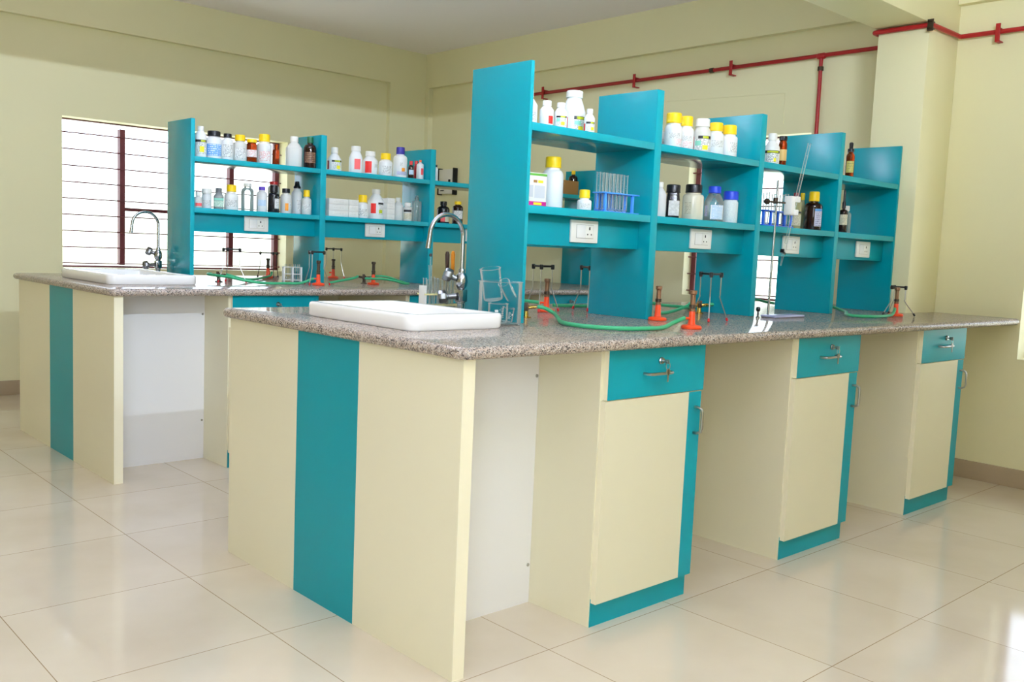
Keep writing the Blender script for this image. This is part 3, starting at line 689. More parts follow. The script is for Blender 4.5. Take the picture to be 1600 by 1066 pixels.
 (1.2016, 3.0942, 1.293, 0.0321, 0.1422, 0.0231, 0.0256, 0.0909, 'hdpe_grey', 'black_cap', 'dome', [(-10, 24, 0.1, 0.62, 'orangelab'), (30, 70, 0.2, 0.7, 'print')],
  'whitish bottle with black cap and orange label patch', 'B'),
 (1.3065, 3.154, 1.293, 0.032, 0.1922, 0.0208, 0.0412, 0.1211, 'translucent', 'black_cap', 'cone', [(-4, 40, 0.1, 0.7, 'print')],
  'tall milky bottle with pointed black cap', 'B'),
 (1.3344, 3.0901, 1.293, 0.0283, 0.1438, 0.0188, 0.0403, 0.0775, 'hdpe_grey', 'yellow_cap', 'dome', [(-56, 56, 0.3, 0.8, 'print')],
  'yellow-capped bottle beside the tall pointed-cap bottle, lower shelf', 'B'),
 (1.5255, 3.1044, 1.562, 0.0417, 0.1422, 0.0212, 0.0358, 0.0686, 'hdpe', 'white_cap', 'slope', [(-84, -50, 0.06, 0.9, 'darkredlab'), (-24, 74, 0.06, 0.7, 'print'), (-24, 74, 0.78, 0.96, 'blacklab'), (0, 50, 0.8, 0.94, 'limelab'), (18, 52, 0.12, 0.45, 'yellowlab')],
  'white bottle with dark red strip just right of the green-capped bottle', 'B'),
 (1.6757, 3.1032, 1.562, 0.0406, 0.164, 0.0304, 0.0313, 0.0943, 'hdpe', 'white_cap', 'square', [(-14, 34, 0.2, 0.92, 'pinklab')],
  'tall angular white bottle with pale red label, far top shelf', 'B'),
 (1.7855, 3.1098, 1.562, 0.0468, 0.1442, 0.0318, 0.0314, 0.0855, 'hdpe', 'white_cap', 'slope', [(-44, 8, 0.06, 0.96, 'redlab'), (28, 70, 0.5, 0.8, 'print')],
  'white bottle with bright red label beside the yellow-capped bottle, far top shelf', 'B'),
 (1.8983, 3.1064, 1.562, 0.0436, 0.1434, 0.0322, 0.0397, 0.0801, 'hdpe', 'yellow_cap', 'dome', [(-36, 60, 0.15, 0.8, 'print')],
  'yellow-capped white bottle between red-label bottle and navy-capped bottle', 'B'),
 (2.0103, 3.107, 1.562, 0.0442, 0.1929, 0.0276, 0.0445, 0.1185, 'hdpe', 'navy_cap', 'dome', [(-30, 66, 0.1, 0.3, 'print_lilac'), (-10, 20, 0.6, 0.8, 'print'), (10, 40, 0.3, 0.5, 'orangelab')],
  'tall white bottle with navy cap on the far top shelf', 'B'),
 (2.0763, 3.0805, 1.562, 0.0193, 0.1115, 0.0113, 0.0242, 0.0671, 'brownglass', 'red_cap', 'dome', [(-40, 60, 0.35, 0.85, 'print_blue')],
  'tiny dark bottle with red cap beside the navy-capped bottle', 'B'),
 (2.1589, 3.1356, 1.562, 0.0147, 0.1219, 0.0115, 0.0211, 0.0804, 'darkredlab', 'red_cap', 'dome', [],
  'tiny dark red bottle half hidden between two small bottles', 'B'),
 (2.1527, 3.0848, 1.562, 0.0233, 0.1255, 0.0083, 0.0149, 0.0903, 'hdpe', 'orange_cap', 'dome', [(10, 60, 0.3, 0.8, 'pinklab')],
  'slim white bottle with orange cap at the end of its row', 'B'),
 (1.7292, 3.0985, 1.293, 0.0362, 0.142, 0.0286, 0.0447, 0.0758, 'hdpe', 'yellow_cap', 'dome', [(-60, 60, 0.1, 0.75, 'print')],
  'yellow-capped white bottle beside the stacked white cartons', 'B'),
 (1.8378, 3.112, 1.293, 0.0489, 0.1852, 0.026, 0.0273, 0.1104, 'hdpe', 'white_cap', 'slope', [(-42, -2, 0.28, 0.88, 'redlab'), (14, 70, 0.2, 0.8, 'print'), (14, 66, 0.82, 0.94, 'blacklab'), (20, 50, 0.3, 0.5, 'limelab')],
  'largest white bottle of the far lower shelf, red strip label', 'B'),
 (2.0155, 3.1227, 1.293, 0.0307, 0.1458, 0.0164, 0.0239, 0.0935, 'hdpe_grey', 'white_cap', 'square', [],
  'plain whitish bottle between the small cartons and the labelled jar', 'B'),
 (2.0593, 3.0796, 1.293, 0.0278, 0.116, 0.0204, 0.02, 0.0798, 'hdpe_grey', 'white_cap', 'jar', [(-60, 60, 0.06, 0.6, 'print_beige'), (-60, 60, 0.7, 0.9, 'blacklab')],
  'square whitish jar with printed label in front of plain bottle', 'B'),
 (2.14, 3.093, 1.293, 0.031, 0.167, 0.0134, 0.0249, 0.1216, 'clear_pl', 'clear_pl', 'cone', [],
  'clear wash bottle with pointed nozzle by the far divider', 'B'),
 (2.3691, 3.1045, 1.293, 0.0418, 0.1446, 0.0233, 0.0252, 0.0858, 'blackbottle', 'black_cap', 'dome', [(-26, 14, 0.06, 0.8, 'pinklab'), (16, 62, 0.06, 0.6, 'print_beige')],
  'black bottle with red label behind the near tap', 'B'),
 (2.4871, 3.0986, 1.293, 0.0363, 0.152, 0.0236, 0.0211, 0.1055, 'brownglass', 'yellow_cap', 'dome', [(-50, 60, 0.3, 0.86, 'print')],
  'dark bottle with yellow cap and white label, partly framed by the tap', 'B'),
 (2.2981, 3.1016, 1.562, 0.0109, 0.1084, 0.0063, 0.0148, 0.0792, 'hdpe', 'black_cap', 'dome', [],
  'thin white vial with black cap beside the far divider', 'B'),
 (3.6607, 3.1665, 1.562, 0.0343, 0.191, 0.0146, 0.0289, 0.1287, 'brownglass', 'yellow_cap', 'dome', [(-20, 60, 0.1, 0.7, 'print_beige')],
  'dark bottle with yellow cap at the far end, behind the brown carton', 'B'),
]
GROUP = {'A': 'reagent bottles on the near shelf unit', 'B': 'reagent bottles on the far shelf unit'}
def facing(x, y, k=.55):
    """turn a bottle's front between straight out of the shelf and the middle of the aisle"""
    a = math.atan2(CAM_LOC.x-x, -(CAM_LOC.y-y)); return a*k
def bottle(x, y, z, r, h, rc, ch, sh, bmat, cmat, style, labels, text, unit):
    t = thing('reagent_bottle', text, 'bottle', (x, y, z+.0008), math.atan2(CAM_LOC.x-x, -(CAM_LOC.y-y))*.9, GROUP[unit])
    hb = h-ch; sq = {'square': .62}.get(style, 0.0); seg = 28; rc = min(rc, r*1.04); rn = rc*.86
    e = min(.004, r*.15)
    prof = [(.0001, .001), (r*.82, .001), (r-e, 0), (r-e*.3, e*.3), (r, e)]
    sh = max(sh, h*.2)
    if style in ('dome', 'dropper', 'jar'):
        n = 7; top = max(hb-.004, sh+.003)
        if style == 'jar': sh = max(sh, hb-.022)
        for i in range(n+1):
            a = PI/2*i/n; prof.append((rn+(r-rn)*math.cos(a), sh+(top-.001-sh)*math.sin(a)*(.92 if style != 'jar' else 1)))
    elif style == 'cone':
        prof += [(r, sh), (r*.92, sh+.008), (rn*1.15, hb-.012), (rn, hb-.004)]
    else:
        k = hb-sh; prof += [(r, sh), (r*.97, sh+k*.10), (rn+(r-rn)*.28, sh+k*.72), (rn*1.03, sh+k*.88)]
    prof += [(rn, hb-.001), (rn, hb+.002), (rn*.8, hb+.002), (.0001, hb+.002)]
    bm = newbm(); lathe(bm, prof, seg, 0, sq=sq); obj('body', bm, bmat, t, ang=40)
    bm = newbm()
    if style == 'dropper':
        lathe(bm, [(.0001, 0), (rc*1.1, 0), (rc*1.1, ch*.30), (rc*.8, ch*.34), (rc*.62, ch*.42), (rc*.7, ch*.9), (rc*.4, ch), (.0001, ch)], 18, 0, (0, 0, hb))
    elif style == 'cone':
        lathe(bm, [(.0001, 0), (rc*1.05, 0), (rc*1.05, ch*.25), (rc*.75, ch*.4), (rc*.55, ch), (.0001, ch)], 18, 0, (0, 0, hb))
    else:
        # ribbed screw cap with a rounded top edge and a tamper ring
        n = 36; levels = [(.97, 0, 0), (1.0, ch*.04, 0), (1.0, ch*.16, 0), (.965, ch*.19, 1), (.965, ch*.84, 1), (.95, ch*.93, 0), (.90, ch*.99, 0), (.80, ch, 0)]
        rings = []
        for kf, zz, rib in levels:
            rings.append([bm.verts.new((rc*(kf+(.018 if rib and i % 2 else 0))*math.cos(2*PI*i/n), rc*(kf+(.018 if rib and i % 2 else 0))*math.sin(2*PI*i/n), hb+zz)) for i in range(n)])
        for A, B in zip(rings, rings[1:]):
            for i in range(n): quad(bm, [A[i], A[(i+1) % n], B[(i+1) % n], B[i]], 0, True)
        bm.faces.new(rings[-1]); bm.faces.new(rings[0][::-1])
    obj('cap', bm, cmat, t, ang=45)
    if labels:
        bm = newbm(); mats = []; lo, hi = e*1.5, sh-.002
        for j, (a0, a1, f0, f1, mname) in enumerate(labels):
            if mname not in mats: mats.append(mname)
            patch(bm, r, a0, a1, lo+(hi-lo)*f0, lo+(hi-lo)*min(1, f1), mats.index(mname), sq, .0004+.00015*j)
        obj('label', bm, mats, t, ang=60)
    return t
for row in BOTTLES: bottle(*row)

# ------------------------------------------------------------------ cartons on the shelves
def carton(label, x0, x1, y0, y1, z0, h, print_=None, m='carton', rotz=0.0, group=None, name='carton'):
    cx, cy = (x0+x1)/2, (y0+y1)/2
    t = thing(name, label, 'box', (cx, cy, z0+.0008), rotz, group)
    w, d = x1-x0, y1-y0
    bm = newbm(); bx(bm, -w/2, w/2, -d/2, d/2, 0, h, 0, bev=.0012); obj('box', bm, m, t)
    if print_ == 'picture':
        bm = newbm(); y = -d/2-.0004
        def L(x0, x1, za, zb, mi, yy=y): bx(bm, -w/2+w*x0, -w/2+w*x1, yy, -d/2, h*za, h*zb, mi)
        L(0, 1, .91, .98, 0); L(0, 1, .0, .13, 1); L(.45, .8, .03, .10, 4, y-.0003)
        L(.06, .42, .26, .62, 2); L(.48, .92, .24, .62, 2); L(.42, .58, .70, .78, 3); L(.62, .84, .70, .78, 4)
        obj('printed_panel', bm, ['greenprint', 'magenta', 'greyprint', 'kraft', 'yellowlab'], t, label='printed front with magenta base and green edge')
        bm = newbm(); uvl = bm.loops.layers.uv.verify()
        f = quad(bm, [bm.verts.new(p) for p in ((w/2+.0004, -d/2+.004, h*.06), (w/2+.0004, d/2-.004, h*.06), (w/2+.0004, d/2-.004, h*.92), (w/2+.0004, -d/2+.004, h*.92))])
        for l, q in zip(f.loops, ((0, 0), (1, 0), (1, 1), (0, 1))): l[uvl].uv = q
        obj('side_print', bm, 'print', t)
    elif print_ == 'plain':
        bm = newbm(); uvl = bm.loops.layers.uv.verify()
        f = quad(bm, [bm.verts.new(p) for p in ((-w*.3, -d/2-.0005, h*.3), (w*.3, -d/2-.0005, h*.3), (w*.3, -d/2-.0005, h*.8), (-w*.3, -d/2-.0005, h*.8))])
        for l, q in zip(f.loops, ((0, 0), (1, 0), (1, .3), (0, .3))): l[uvl].uv = q
        obj('print', bm, 'print_faint', t)
    return t
carton('white carton with magenta base and green top edge, standing by the end divider', .693, .793, .535, .605, 1.297, .113, 'picture', rotz=-.12)
carton('plain white carton standing behind the magenta-based carton', .70, .775, .63, .69, 1.297, .140, 'plain')
Z2 = 1.293
CG = 'small white cartons stacked on the far lower shelf'
for i, (x0, x1) in enumerate(((1.457, 1.592), (1.596, 1.664))):
    for k in range(3):
        nm = ('wide', 'narrow')[i]; pos = ('bottom', 'middle', 'topmost')[k]
        where = ('stack beside the far divider', 'stack beside the yellow-capped bottle')[i]
        carton(f'{nm} flat white carton, {pos} of the {where}', x0, x1, 3.04, 3.12, Z2+k*.0352, .0348, 'plain', group=CG)
for k in range(4):
    pos = ('bottom', 'second from bottom', 'third from bottom', 'topmost')[k]
    carton(f'small white carton, {pos} of the slim stack between two white bottles', 1.875, 1.932, 3.04, 3.10, Z2+k*.0335, .0330, 'plain', group=CG)
carton('open brown carton on the top shelf at the far end by the dark bottle', 3.45, 3.60, 3.05, 3.13, 1.562, .102, None, 'kraft')

# ------------------------------------------------------------------ test tubes and racks
def test_tube(label, x, y, z, r, L, tilt=(0, 0), group=None, m='glass2'):
    """open tube with rounded bottom and a rolled lip"""
    bm = newbm(); prof = []
    for i in range(6):
        a = PI/2*i/5; prof.append((max(.0001, r*math.sin(a)), r-r*math.cos(a)))
    prof += [(r, L-.003), (r*1.16, L-.002), (r*1.16, L), (r*.86, L), (r*.82, L-.006), (r*.82, r*1.2), (.0001, r*.6)]
    lathe(bm, prof, 12)
    o = tag(obj('test_tube', bm, m), label, 'test tube', group); o.location = (x, y, z); o.rotation_euler = (tilt[0], tilt[1], 0)
    return o
def plate_holes(bm, x0, x1, y0, y1, z0, z1, mi=0): bx(bm, x0, x1, y0, y1, z0, z1, mi, bev=.001)
def tube_rack(label, x, y, z, w, d, levels, m, posts, post_r=.004, th=.004, rotz=0.0, name='test_tube_rack', solid_ends=None):
    t = thing(name, label, 'rack', (x, y, z), rotz)
    for zz in levels:
        bm = newbm(); bx(bm, -w/2, w/2, -d/2, d/2, zz, zz+th, 0, bev=.001)
        obj('tier', bm, m, t)
    for px, py in posts:
        bm = newbm(); bx(bm, px-post_r, px+post_r, py-post_r, py+post_r, 0, levels[-1]+th, 0, bev=.0008); obj('post', bm, m, t)
    if solid_ends:
        for sx in (-1, 1):
            bm = newbm(); bx(bm, sx*w/2-.003, sx*w/2+.003, -d/2, d/2, 0, solid_ends[0], 0, bev=.001); obj('end_plate', bm, solid_ends[1], t)
    return t
# blue rack with long tubes on the near lower shelf
tube_rack('bright blue rack with tall glass tubes, beside small yellow-capped bottle', 1.197, .565, 1.297, .205, .060, (0.0, .070), 'rack_blue', [(-.085, -.02), (-.085, .02), (.072, -.02), (.072, .02)], .005, .005)
bm = newbm(); bx(bm, -.090, .016, .0255, .0285, .005, .070); obj('back_plate', bm, 'rack_blue', bpy.data.objects['test_tube_rack'])
for i in range(7):
    for j in range(2):
        test_tube('tall clear glass tube standing in the bright blue rack', 1.108+i*.0205, .549+j*.030, 1.3025, .0078, .140+.004*((i*3+j) % 3), group='glass tubes in the bright blue rack')
# long blue rack behind the burette
tube_rack('deep blue rack full of test tubes behind the burette stand', 2.280, .555, 1.297, .250, .062, (0.0, .066), 'rack_blue2', [(-.116, -.02), (-.116, .02), (-.058, -.022), (0, -.022), (.058, -.022), (.116, -.02), (.116, .02)], .0052, .006)
for i in range(10):
    for j in range(2):
        test_tube('clear test tube standing in the deep blue rack', 2.178+i*.0225, .540+j*.030, 1.3035, .0078, .138+.005*((i+j*2) % 3), group='test tubes in the deep blue rack')
# wire-tier rack behind the near tap, on the granite
RX, RY = .762, 1.05
rk = thing('test_tube_rack', 'white rack with yellowed tiers full of glassware behind the near tap', 'rack', (RX, RY, ZC1))
for zz in (.020, .062):
    bm = newbm(); 
    bx(bm, -.110, .110, -.0250, -.0212, zz, zz+.006); bx(bm, -.110, .110, .0212, .0250, zz, zz+.006)
    for i in range(11): bx(bm, -.0985+i*.0194, -.0955+i*.0194, -.0212, .0212, zz+.001, zz+.005)
    obj('tier', bm, 'rack_cream', rk, label='yellowed slotted tier')
for sx in (-1, 1):
    bm = newbm(); bx(bm, sx*.102-.003, sx*.102+.003, -.021, .021, 0, .098, 0, bev=.001)
    obj('end_plate', bm, 'rack_white', rk)
bm = newbm(); bx(bm, -.099, .099, -.020, .020, .004, .008); obj('base', bm, 'rack_cream', rk)
for i in range(8):
    for j in range(2):
        if (i, j) in ((1, 0), (3, 0), (4, 0)): continue
        test_tube('clear test tube standing in the yellowed rack behind the near tap', RX-.086+i*.0192, RY-.010+j*.020, ZC1+.0085, .0072, .112+.006*((i*2+j) % 3), group='test tubes in the yellowed rack')
test_tube('longer glass tube leaning out of the yellowed rack, with a flared end', RX-.0668, RY-.010, ZC1+.012, .0066, .165, tilt=(.03, -.09))
def spatula(label, x, y, z, L, hl, m, tilt):
    t = thing('spatula', label, 'spatula', (x, y, z)); t.rotation_euler = (tilt[0], tilt[1], 0)
    bm = newbm(); tube(bm, [(0, 0, 0), (0, 0, L-hl+.01)], .0022, 8); bx(bm, -.006, .006, -.0008, .0008, 0, .035, 0, bev=.0005); obj('shaft', bm, 'steel', t)
    bm = newbm(); lathe(bm, [(.0001, L-hl), (.0052, L-hl+.001), (.0066, L-hl+.012), (.0084, L-hl*.35), (.0088, L-.014), (.0062, L-.003), (.0001, L)], 14); obj('grip', bm, m, t)
    return t
spatula('spatula with dark brown grip standing in the rack behind the tap', .7715, 1.040, ZC1+.0085, .225, .092, 'handle_brown', (.03, -.05))
spatula('spatula with orange grip standing in the rack behind the tap', .808, 1.052, ZC1+.0085, .226, .085, 'handle_orange', (-.02, .0))
bm = newbm(); tube(bm, [(0, 0, 0), (0, 0, .205)], .0022, 8); lathe(bm, [(.0001, .200), (.0052, .202), (.0060, .207), (.0045, .212), (.0001, .213)], 12, 1)
o = tag(obj('stirring_rod', bm, ['clear_pl', 'black']), 'thin clear rod with a black knob in the rack behind the tap', 'rod'); o.location = (.705, 1.066, ZC1+.0085)
# small white rack on the far bench
tube_rack('small white plastic rack on the far bench against the divider', 1.285, 3.155, ZC1, .110, .060, (.010, .045, .086), 'rack_white', [(-.050, -.025), (-.050, .025), (.0, -.025), (.0, .025), (.050, -.025), (.050, .025)], .0045, .004, rotz=-.35)
for i in range(4):
    test_tube('clear test tube standing in the small white rack on the far bench', 1.285+(-.0375+i*.025)*math.cos(-.35), 3.155+(-.0375+i*.025)*math.sin(-.35), ZC1+.0145, .0066, .090, group='test tubes in the small white rack')

# ------------------------------------------------------------------ glassware by the near sink
def beaker(name, label, loc, r, h, rot=(0, 0, 0), marks=True, wall=.0016, spout=True):
    t = thing(name, label, 'beaker' if name == 'beaker' else 'jar', loc); t.rotation_euler = rot
    bm = newbm(); prof = [(.0001, .0), (r*.88, 0), (r*.97, .002), (r, .008), (r, h-.004), (r*1.05, h-.0005), (r*1.05, h), (r-wall, h-.002), (r-wall, .010), (r*.9, .004), (.0001, .003)]
    lathe(bm, prof, 32)
    if spout:
        for v in bm.verts:
            a = math.atan2(v.co.y, v.co.x)
            if v.co.z > h-.006 and abs(a-2.2) < .3: v.co.x *= 1+.12*math.cos((a-2.2)/.3*PI/2); v.co.y *= 1+.12*math.cos((a-2.2)/.3*PI/2)
    obj('vessel', bm, 'glass', t, ang=40)
    bm = newbm(); tube(bm, [(r*1.03*math.cos(2*PI*i/32), r*1.03*math.sin(2*PI*i/32), h-.001) for i in range(32)], .0012, 6, closed=True); obj('rim', bm, 'glass2', t)
    if marks:
        bm = newbm()
        for i in range(6): patch(bm, r, -12, 8 if i % 2 else 16, h*(.25+.09*i), h*(.25+.09*i)+.0012, 0, 0, .0004)
        patch(bm, r, 22, 42, h*.50, h*.62, 0, 0, .0004)
        obj('graduation', bm, 'stamp', t, label='white printed graduation marks')
    return t
JX, JY = .566, .500
beaker('glass_jar', 'wide clear glass jar of beakers beside the near sink', (JX, JY, ZC1), .072, .143, marks=False, wall=.0025, spout=False)
beaker('beaker', 'largest glass beaker leaning left out of the glass jar', (JX-.010, JY+.023, ZC1+.080), .0325, .108, (-.04, -.20, .4))
beaker('beaker', 'glass beaker tipped over in the glass jar, mouth to the left', (JX+.026, JY-.029, ZC1+.088), .0185, .076, (.05, -.78, .2))
beaker('beaker', 'small upright beaker at the bottom of the glass jar', (JX-.022, JY-.016, ZC1+.006), .033, .066, (0, 0, 2.0))
beaker('beaker', 'small tilted beaker low in the right of the glass jar', (JX+.036, JY+.004, ZC1+.008), .020, .048, (.10, .10, -.4))

# ------------------------------------------------------------------ burners, tripods, gas valves, hoses
def burner(label, x, y, h=.135, inlet=0.0, tubem='brown_metal'):
    t = thing('bunsen_burner', label, 'burner', (x, y, ZC1), inlet, 'bunsen burners on the worktops')
    s = h/.135
    bm = newbm(); lathe(bm, [(.0001, 0), (.034, 0), (.0365, .0025), (.0365, .008), (.032, .0125), (.015, .0155), (.0001, .0155)], 28); obj('base', bm, 'orange', t, label='orange enamelled foot')
    bm = newbm(); lathe(bm, [(.0001, .014), (.0145, .014), (.0125, .022), (.0110, .048), (.0105, .060), (.0075, .064), (.0001, .064)], 20); obj('stem', bm, 'orange', t)
    bm = newbm(); tube(bm, [(.006, 0, .037), (.030, 0, .037)], .0042, 10); lathe(bm, [(.0055, 0), (.0055, .004), (.0045, .006)], 10, 0, (.024, 0, .037), (1, 0, 0)); obj('gas_inlet', bm, 'orange', t)
    bm = newbm(); lathe(bm, [(.0085, .062), (.0115, .062), (.0115, .068), (.0095, .070), (.0092, .119*s), (.0130, .123*s), (.0130, .134*s), (.0095, .135*s), (.0078, .134*s), (.0078, .064)], 20); obj('tube', bm, tubem, t)
    bm = newbm(); lathe(bm, [(.0098, .072), (.0118, .073), (.0118, .084), (.0098, .085)], 18); obj('air_collar', bm, 'dark_metal', t)
    return t
burner('orange-footed burner under the tripod by the glass jar', 1.192, .910, .137, 2.6)
burner('orange-footed burner close against the second divider of the near unit', 1.346, .452, .134, .8)
burner('orange-footed burner nearest the edge of the near worktop', 1.159, .152, .135, 2.75)
burner('orange-footed burner by the column at the end of the near bench', 3.036, .299, .143, 3.4)
burner('orange burner in front of the far divider, under a black-topped tripod', 1.253, 2.804, .140, 3.0, 'dark_metal')
burner('small orange burner on the far side of the far bench, beyond the divider', 1.914, 3.715, .130, 2.0, 'dark_metal')
burner('orange burner with open gas valve arms behind it on the far bench', 1.694, 2.907, .139, 2.9, 'dark_metal')
burner('thin burner inside the dark tripod in front of the window', 1.386, 3.640, .125, 1.2, 'dark_metal')
def tripod(label, x, y, R, rot, H=.193, rt=.046, legm='steel', tip='redtip'):
    t = thing('tripod_stand', label, 'tripod', (x, y, ZC1), 0, 'tripods on the worktops')
    top = [(rt*math.cos(rot+2*PI*i/3), rt*math.sin(rot+2*PI*i/3)) for i in range(3)]
    bm = newbm()
    for i in range(3):
        a, b = Vector((*top[i], H-.006)), Vector((*top[(i+1) % 3], H-.006)); tube(bm, [a, b], .0042, 8)
        lathe(bm, [(.0001, -.013), (.0068, -.013), (.0078, -.006), (.0078, .005), (.006, .007), (.0001, .007)], 12, 0, (*top[i], H-.006))
    obj('triangle_top', bm, 'black', t)
    for i in range(3):
        ux, uy = math.cos(rot+2*PI*i/3), math.sin(rot+2*PI*i/3)
        bm = newbm(); tube(bm, smooth_path([(rt*ux, rt*uy, H-.014), (rt*ux, rt*uy, H*.55), (rt*1.02*ux, rt*1.02*uy, H*.47), (R*.985*ux, R*.985*uy, .012)], 4), .0023, 8)
        lg = obj('leg', bm, legm, t)
        bm = newbm(); d = Vector((ux*(R-rt), uy*(R-rt), -H*.47)).normalized()
        lathe(bm, [(.0001, 0), (.0044, 0), (.0050, .008), (.0044, .0135), (.0001, .0145)], 10, 0, (R*.96*ux, R*.96*uy, .0145), tuple(d)); obj('foot_tip', bm, tip, lg, label='red rubber tip' if tip == 'redtip' else None)
    return t
tripod('black-topped tripod with red feet standing over the burner by the jar', 1.180, .930, .080, math.radians(100))
tripod('black-topped tripod partly hidden behind the second near divider', 1.470, .930, .080, math.radians(100))
tripod('black-topped tripod with red feet in the second bay, near the worktop edge', 1.565, .370, .084, math.radians(96))
tripod('dark-footed tripod beside the column at the end of the near bench', 3.100, .330, .088, math.radians(46), .150, .040, tip='black')
tripod('tripod with red feet on the far bench beside the end divider', .840, 3.045, .088, math.radians(80), .190, .052)
tripod('black-topped tripod over the burner in front of the far divider', 1.240, 2.82, .085, math.radians(100), .193, .050)
tripod('black-topped tripod behind the far divider over the small burner', 1.93, 3.74, .085, math.radians(60), .205, .058)
tripod('dark tripod with dark legs around the thin burner by the window', 1.41, 3.66, .078, math.radians(20), .165, .062, 'dark_metal', 'black')
def gas_valve(label, x, y, rot, m='brass'):
    t = thing('gas_valve', label, 'valve', (x, y, ZC1), rot, 'gas valves on the worktops')
    bm = newbm(); lathe(bm, [(.0001, 0), (.020, 0), (.020, .004), (.011, .006), (.009, .028), (.012, .030), (.012, .046), (.008, .050), (.0001, .050)], 20); obj('body', bm, m, t)
    for s in (-1, 1):
        bm = newbm(); lathe(bm, [(.006, 0), (.006, .010), (.0072, .011), (.005, .018), (.0065, .020), (.0042, .030), (.0001, .030)], 12, 0, (s*.009, 0, .038), (s, 0, .12)); obj('nozzle', bm, m, t)
        bm = newbm(); lathe(bm, [(.005, 0), (.005, .006)], 12, 0, (s*.004, -.010, .036), (0, -1, 0)); bx(bm, s*.004-.004, s*.004+.004, -.021, -.014, .026, .058, 0, bev=.0015); obj('lever', bm, 'dark_metal', t)
    return t
gas_valve('twin brass gas valve beside the glass jar behind the end divider', .868, .690, -.75)
gas_valve('twin brass gas valve in the second bay behind the burners', 1.930, .682, -.75)
gas_valve('twin gas valve hidden behind the last near divider', 2.88, .640, -.75)
gas_valve('dark twin gas valve on the far bench behind the red-footed tripod', .800, 3.10, -.75, 'dark_metal')
gas_valve('dark twin gas valve behind the far burner with the curling hose', 1.71, 3.03, -.75, 'dark_metal')
def hose(label, pts, r=.0072):
    bm = newbm(); tube(bm, smooth_path(pts, 7), r, 10); return tag(obj('gas_hose', bm, 'green_hose'), label, 'hose', 'green rubber gas hoses')
h0 = ZC1+.0095
hose('green hose sweeping along the near worktop edge to the nearest burner', [(.8985, .6615, .9365), (.920, .640, .931), (.918, .592, .916), (.862, .515, .906), (.785, .425, h0), (.738, .325, h0), (.752, .225, h0), (.812, .156, h0), (.900, .135, h0), (1.00, .150, h0), (1.075, .168, .915), (1.105, .163, .925), (1.131, .1635, .9305)])
hose('green hose from the jar-side valve round to the burner under the tripod', [(.8375, .7185, .9365), (.80, .80, .915), (.83, .93, h0), (.93, 1.00, .915), (1.05, 1.0, .935), (1.12, .96, .935), (1.165, .926, .931)])
hose('green hose between the second-bay valve and the burner at the divider', [(1.8995, .7105, .9365), (1.86, .70, .925), (1.76, .685, .908), (1.64, .650, h0), (1.52, .600, .908), (1.43, .525, .925), (1.366, .473, .9305)])
hose('green hose looping behind the second near divider from the brass valve', [(1.9610, .6530, .9365), (1.9720, .6430, .937), (2.005, .68, .93), (2.005, .79, .915), (2.06, .86, h0), (2.15, .885, h0), (2.13, .92, h0), (2.01, .955, .910), (1.93, .957, .920), (1.76, .98, .918), (1.58, 1.05, h0), (1.44, 1.12, h0)])
hose('green hose curling on the near worktop to the burner by the column', [(2.9105, .6115, .9365), (2.93, .58, .92), (2.86, .47, h0), (2.68, .375, h0), (2.60, .300, h0), (2.645, .240, h0), (2.75, .228, h0), (2.87, .240, .908), (2.96, .270, .926), (3.008, .292, .9305)])
hose('green hose lying beyond the last near divider', [(2.8495, .6685, .9365), (2.86, .78, .925), (2.98, .93, .915), (3.12, 1.03, h0), (3.08, 1.07, .910), (2.97, 1.07, .925), (2.86, 1.10, .91), (2.74, 1.16, h0)])
hose('green hose drooping from the dark far valve to the burner at the far divider', [(.7690, 3.1290, .9365), (.7590, 3.1380, .937), (.735, 3.08, .935), (.770, 2.93, .930), (.835, 2.84, .914), (.930, 2.82, h0), (1.050, 2.81, h0), (1.145, 2.81, .905), (1.205, 2.806, .926), (1.224, 2.803, .9305)])
hose('green hose lying across the far bench to the thin burner', [(.8305, 3.0715, .9365), (.87, 3.05, .925), (.95, 3.10, .910), (1.10, 3.25, h0), (1.25, 3.45, h0), (1.36, 3.56, .912), (1.397, 3.611, .9305)])
hose('green hose rising from the far divider burner toward the curling valve', [(1.40, 2.93, h0), (1.475, 2.95, .911), (1.565, 2.95, .926), (1.62, 2.97, .937), (1.6795, 3.0585, .9365)])
hose('green hose with a long loop right of the far burner', [(1.7405, 3.0015, .9365), (1.76, 2.96, .944), (1.82, 2.94, .940), (1.90, 2.93, .918), (1.955, 2.92, h0), (1.945, 2.89, h0), (1.88, 2.86, .905), (1.80, 2.84, .922), (1.73, 2.855, .930), (1.672, 2.868, .9310), (1.640, 2.905, .9305), (1.6600, 2.9155, .9305)], .0066)

# ------------------------------------------------------------------ burette stand
t = thing('burette_stand', 'chrome burette stand rod on a lavender base with a white clamp', 'stand', (2.125, .450, ZC1))
bm = newbm(); bx(bm, -.035, .215, -.055, .018, 0, .010, 0, bev=.0035); obj('base', bm, 'lavender', t, label='lavender glazed base plate')
bm = newbm(); tube(bm, [(-.004, 0, .009), (.004, 0, .600)], .0052, 12); obj('rod', bm, 'chrome', t)
bm = newbm(); lathe(bm, [(.0001, 0), (.011, 0), (.011, .026), (.0001, .026)], 12, 0, (-.006, 0, .498), (0, 0, 1)); tube(bm, [(-.070, -.004, .503), (.062, -.012, .505)], .0045, 10)
lathe(bm, [(.0001, 0), (.012, .002), (.014, .012), (.010, .020), (.0001, .022)], 10, 0, (-.088, -.004, .503), (1, 0, 0)); obj('boss_head', bm, 'dark_metal', t, label='dark clamp boss with a wing screw')
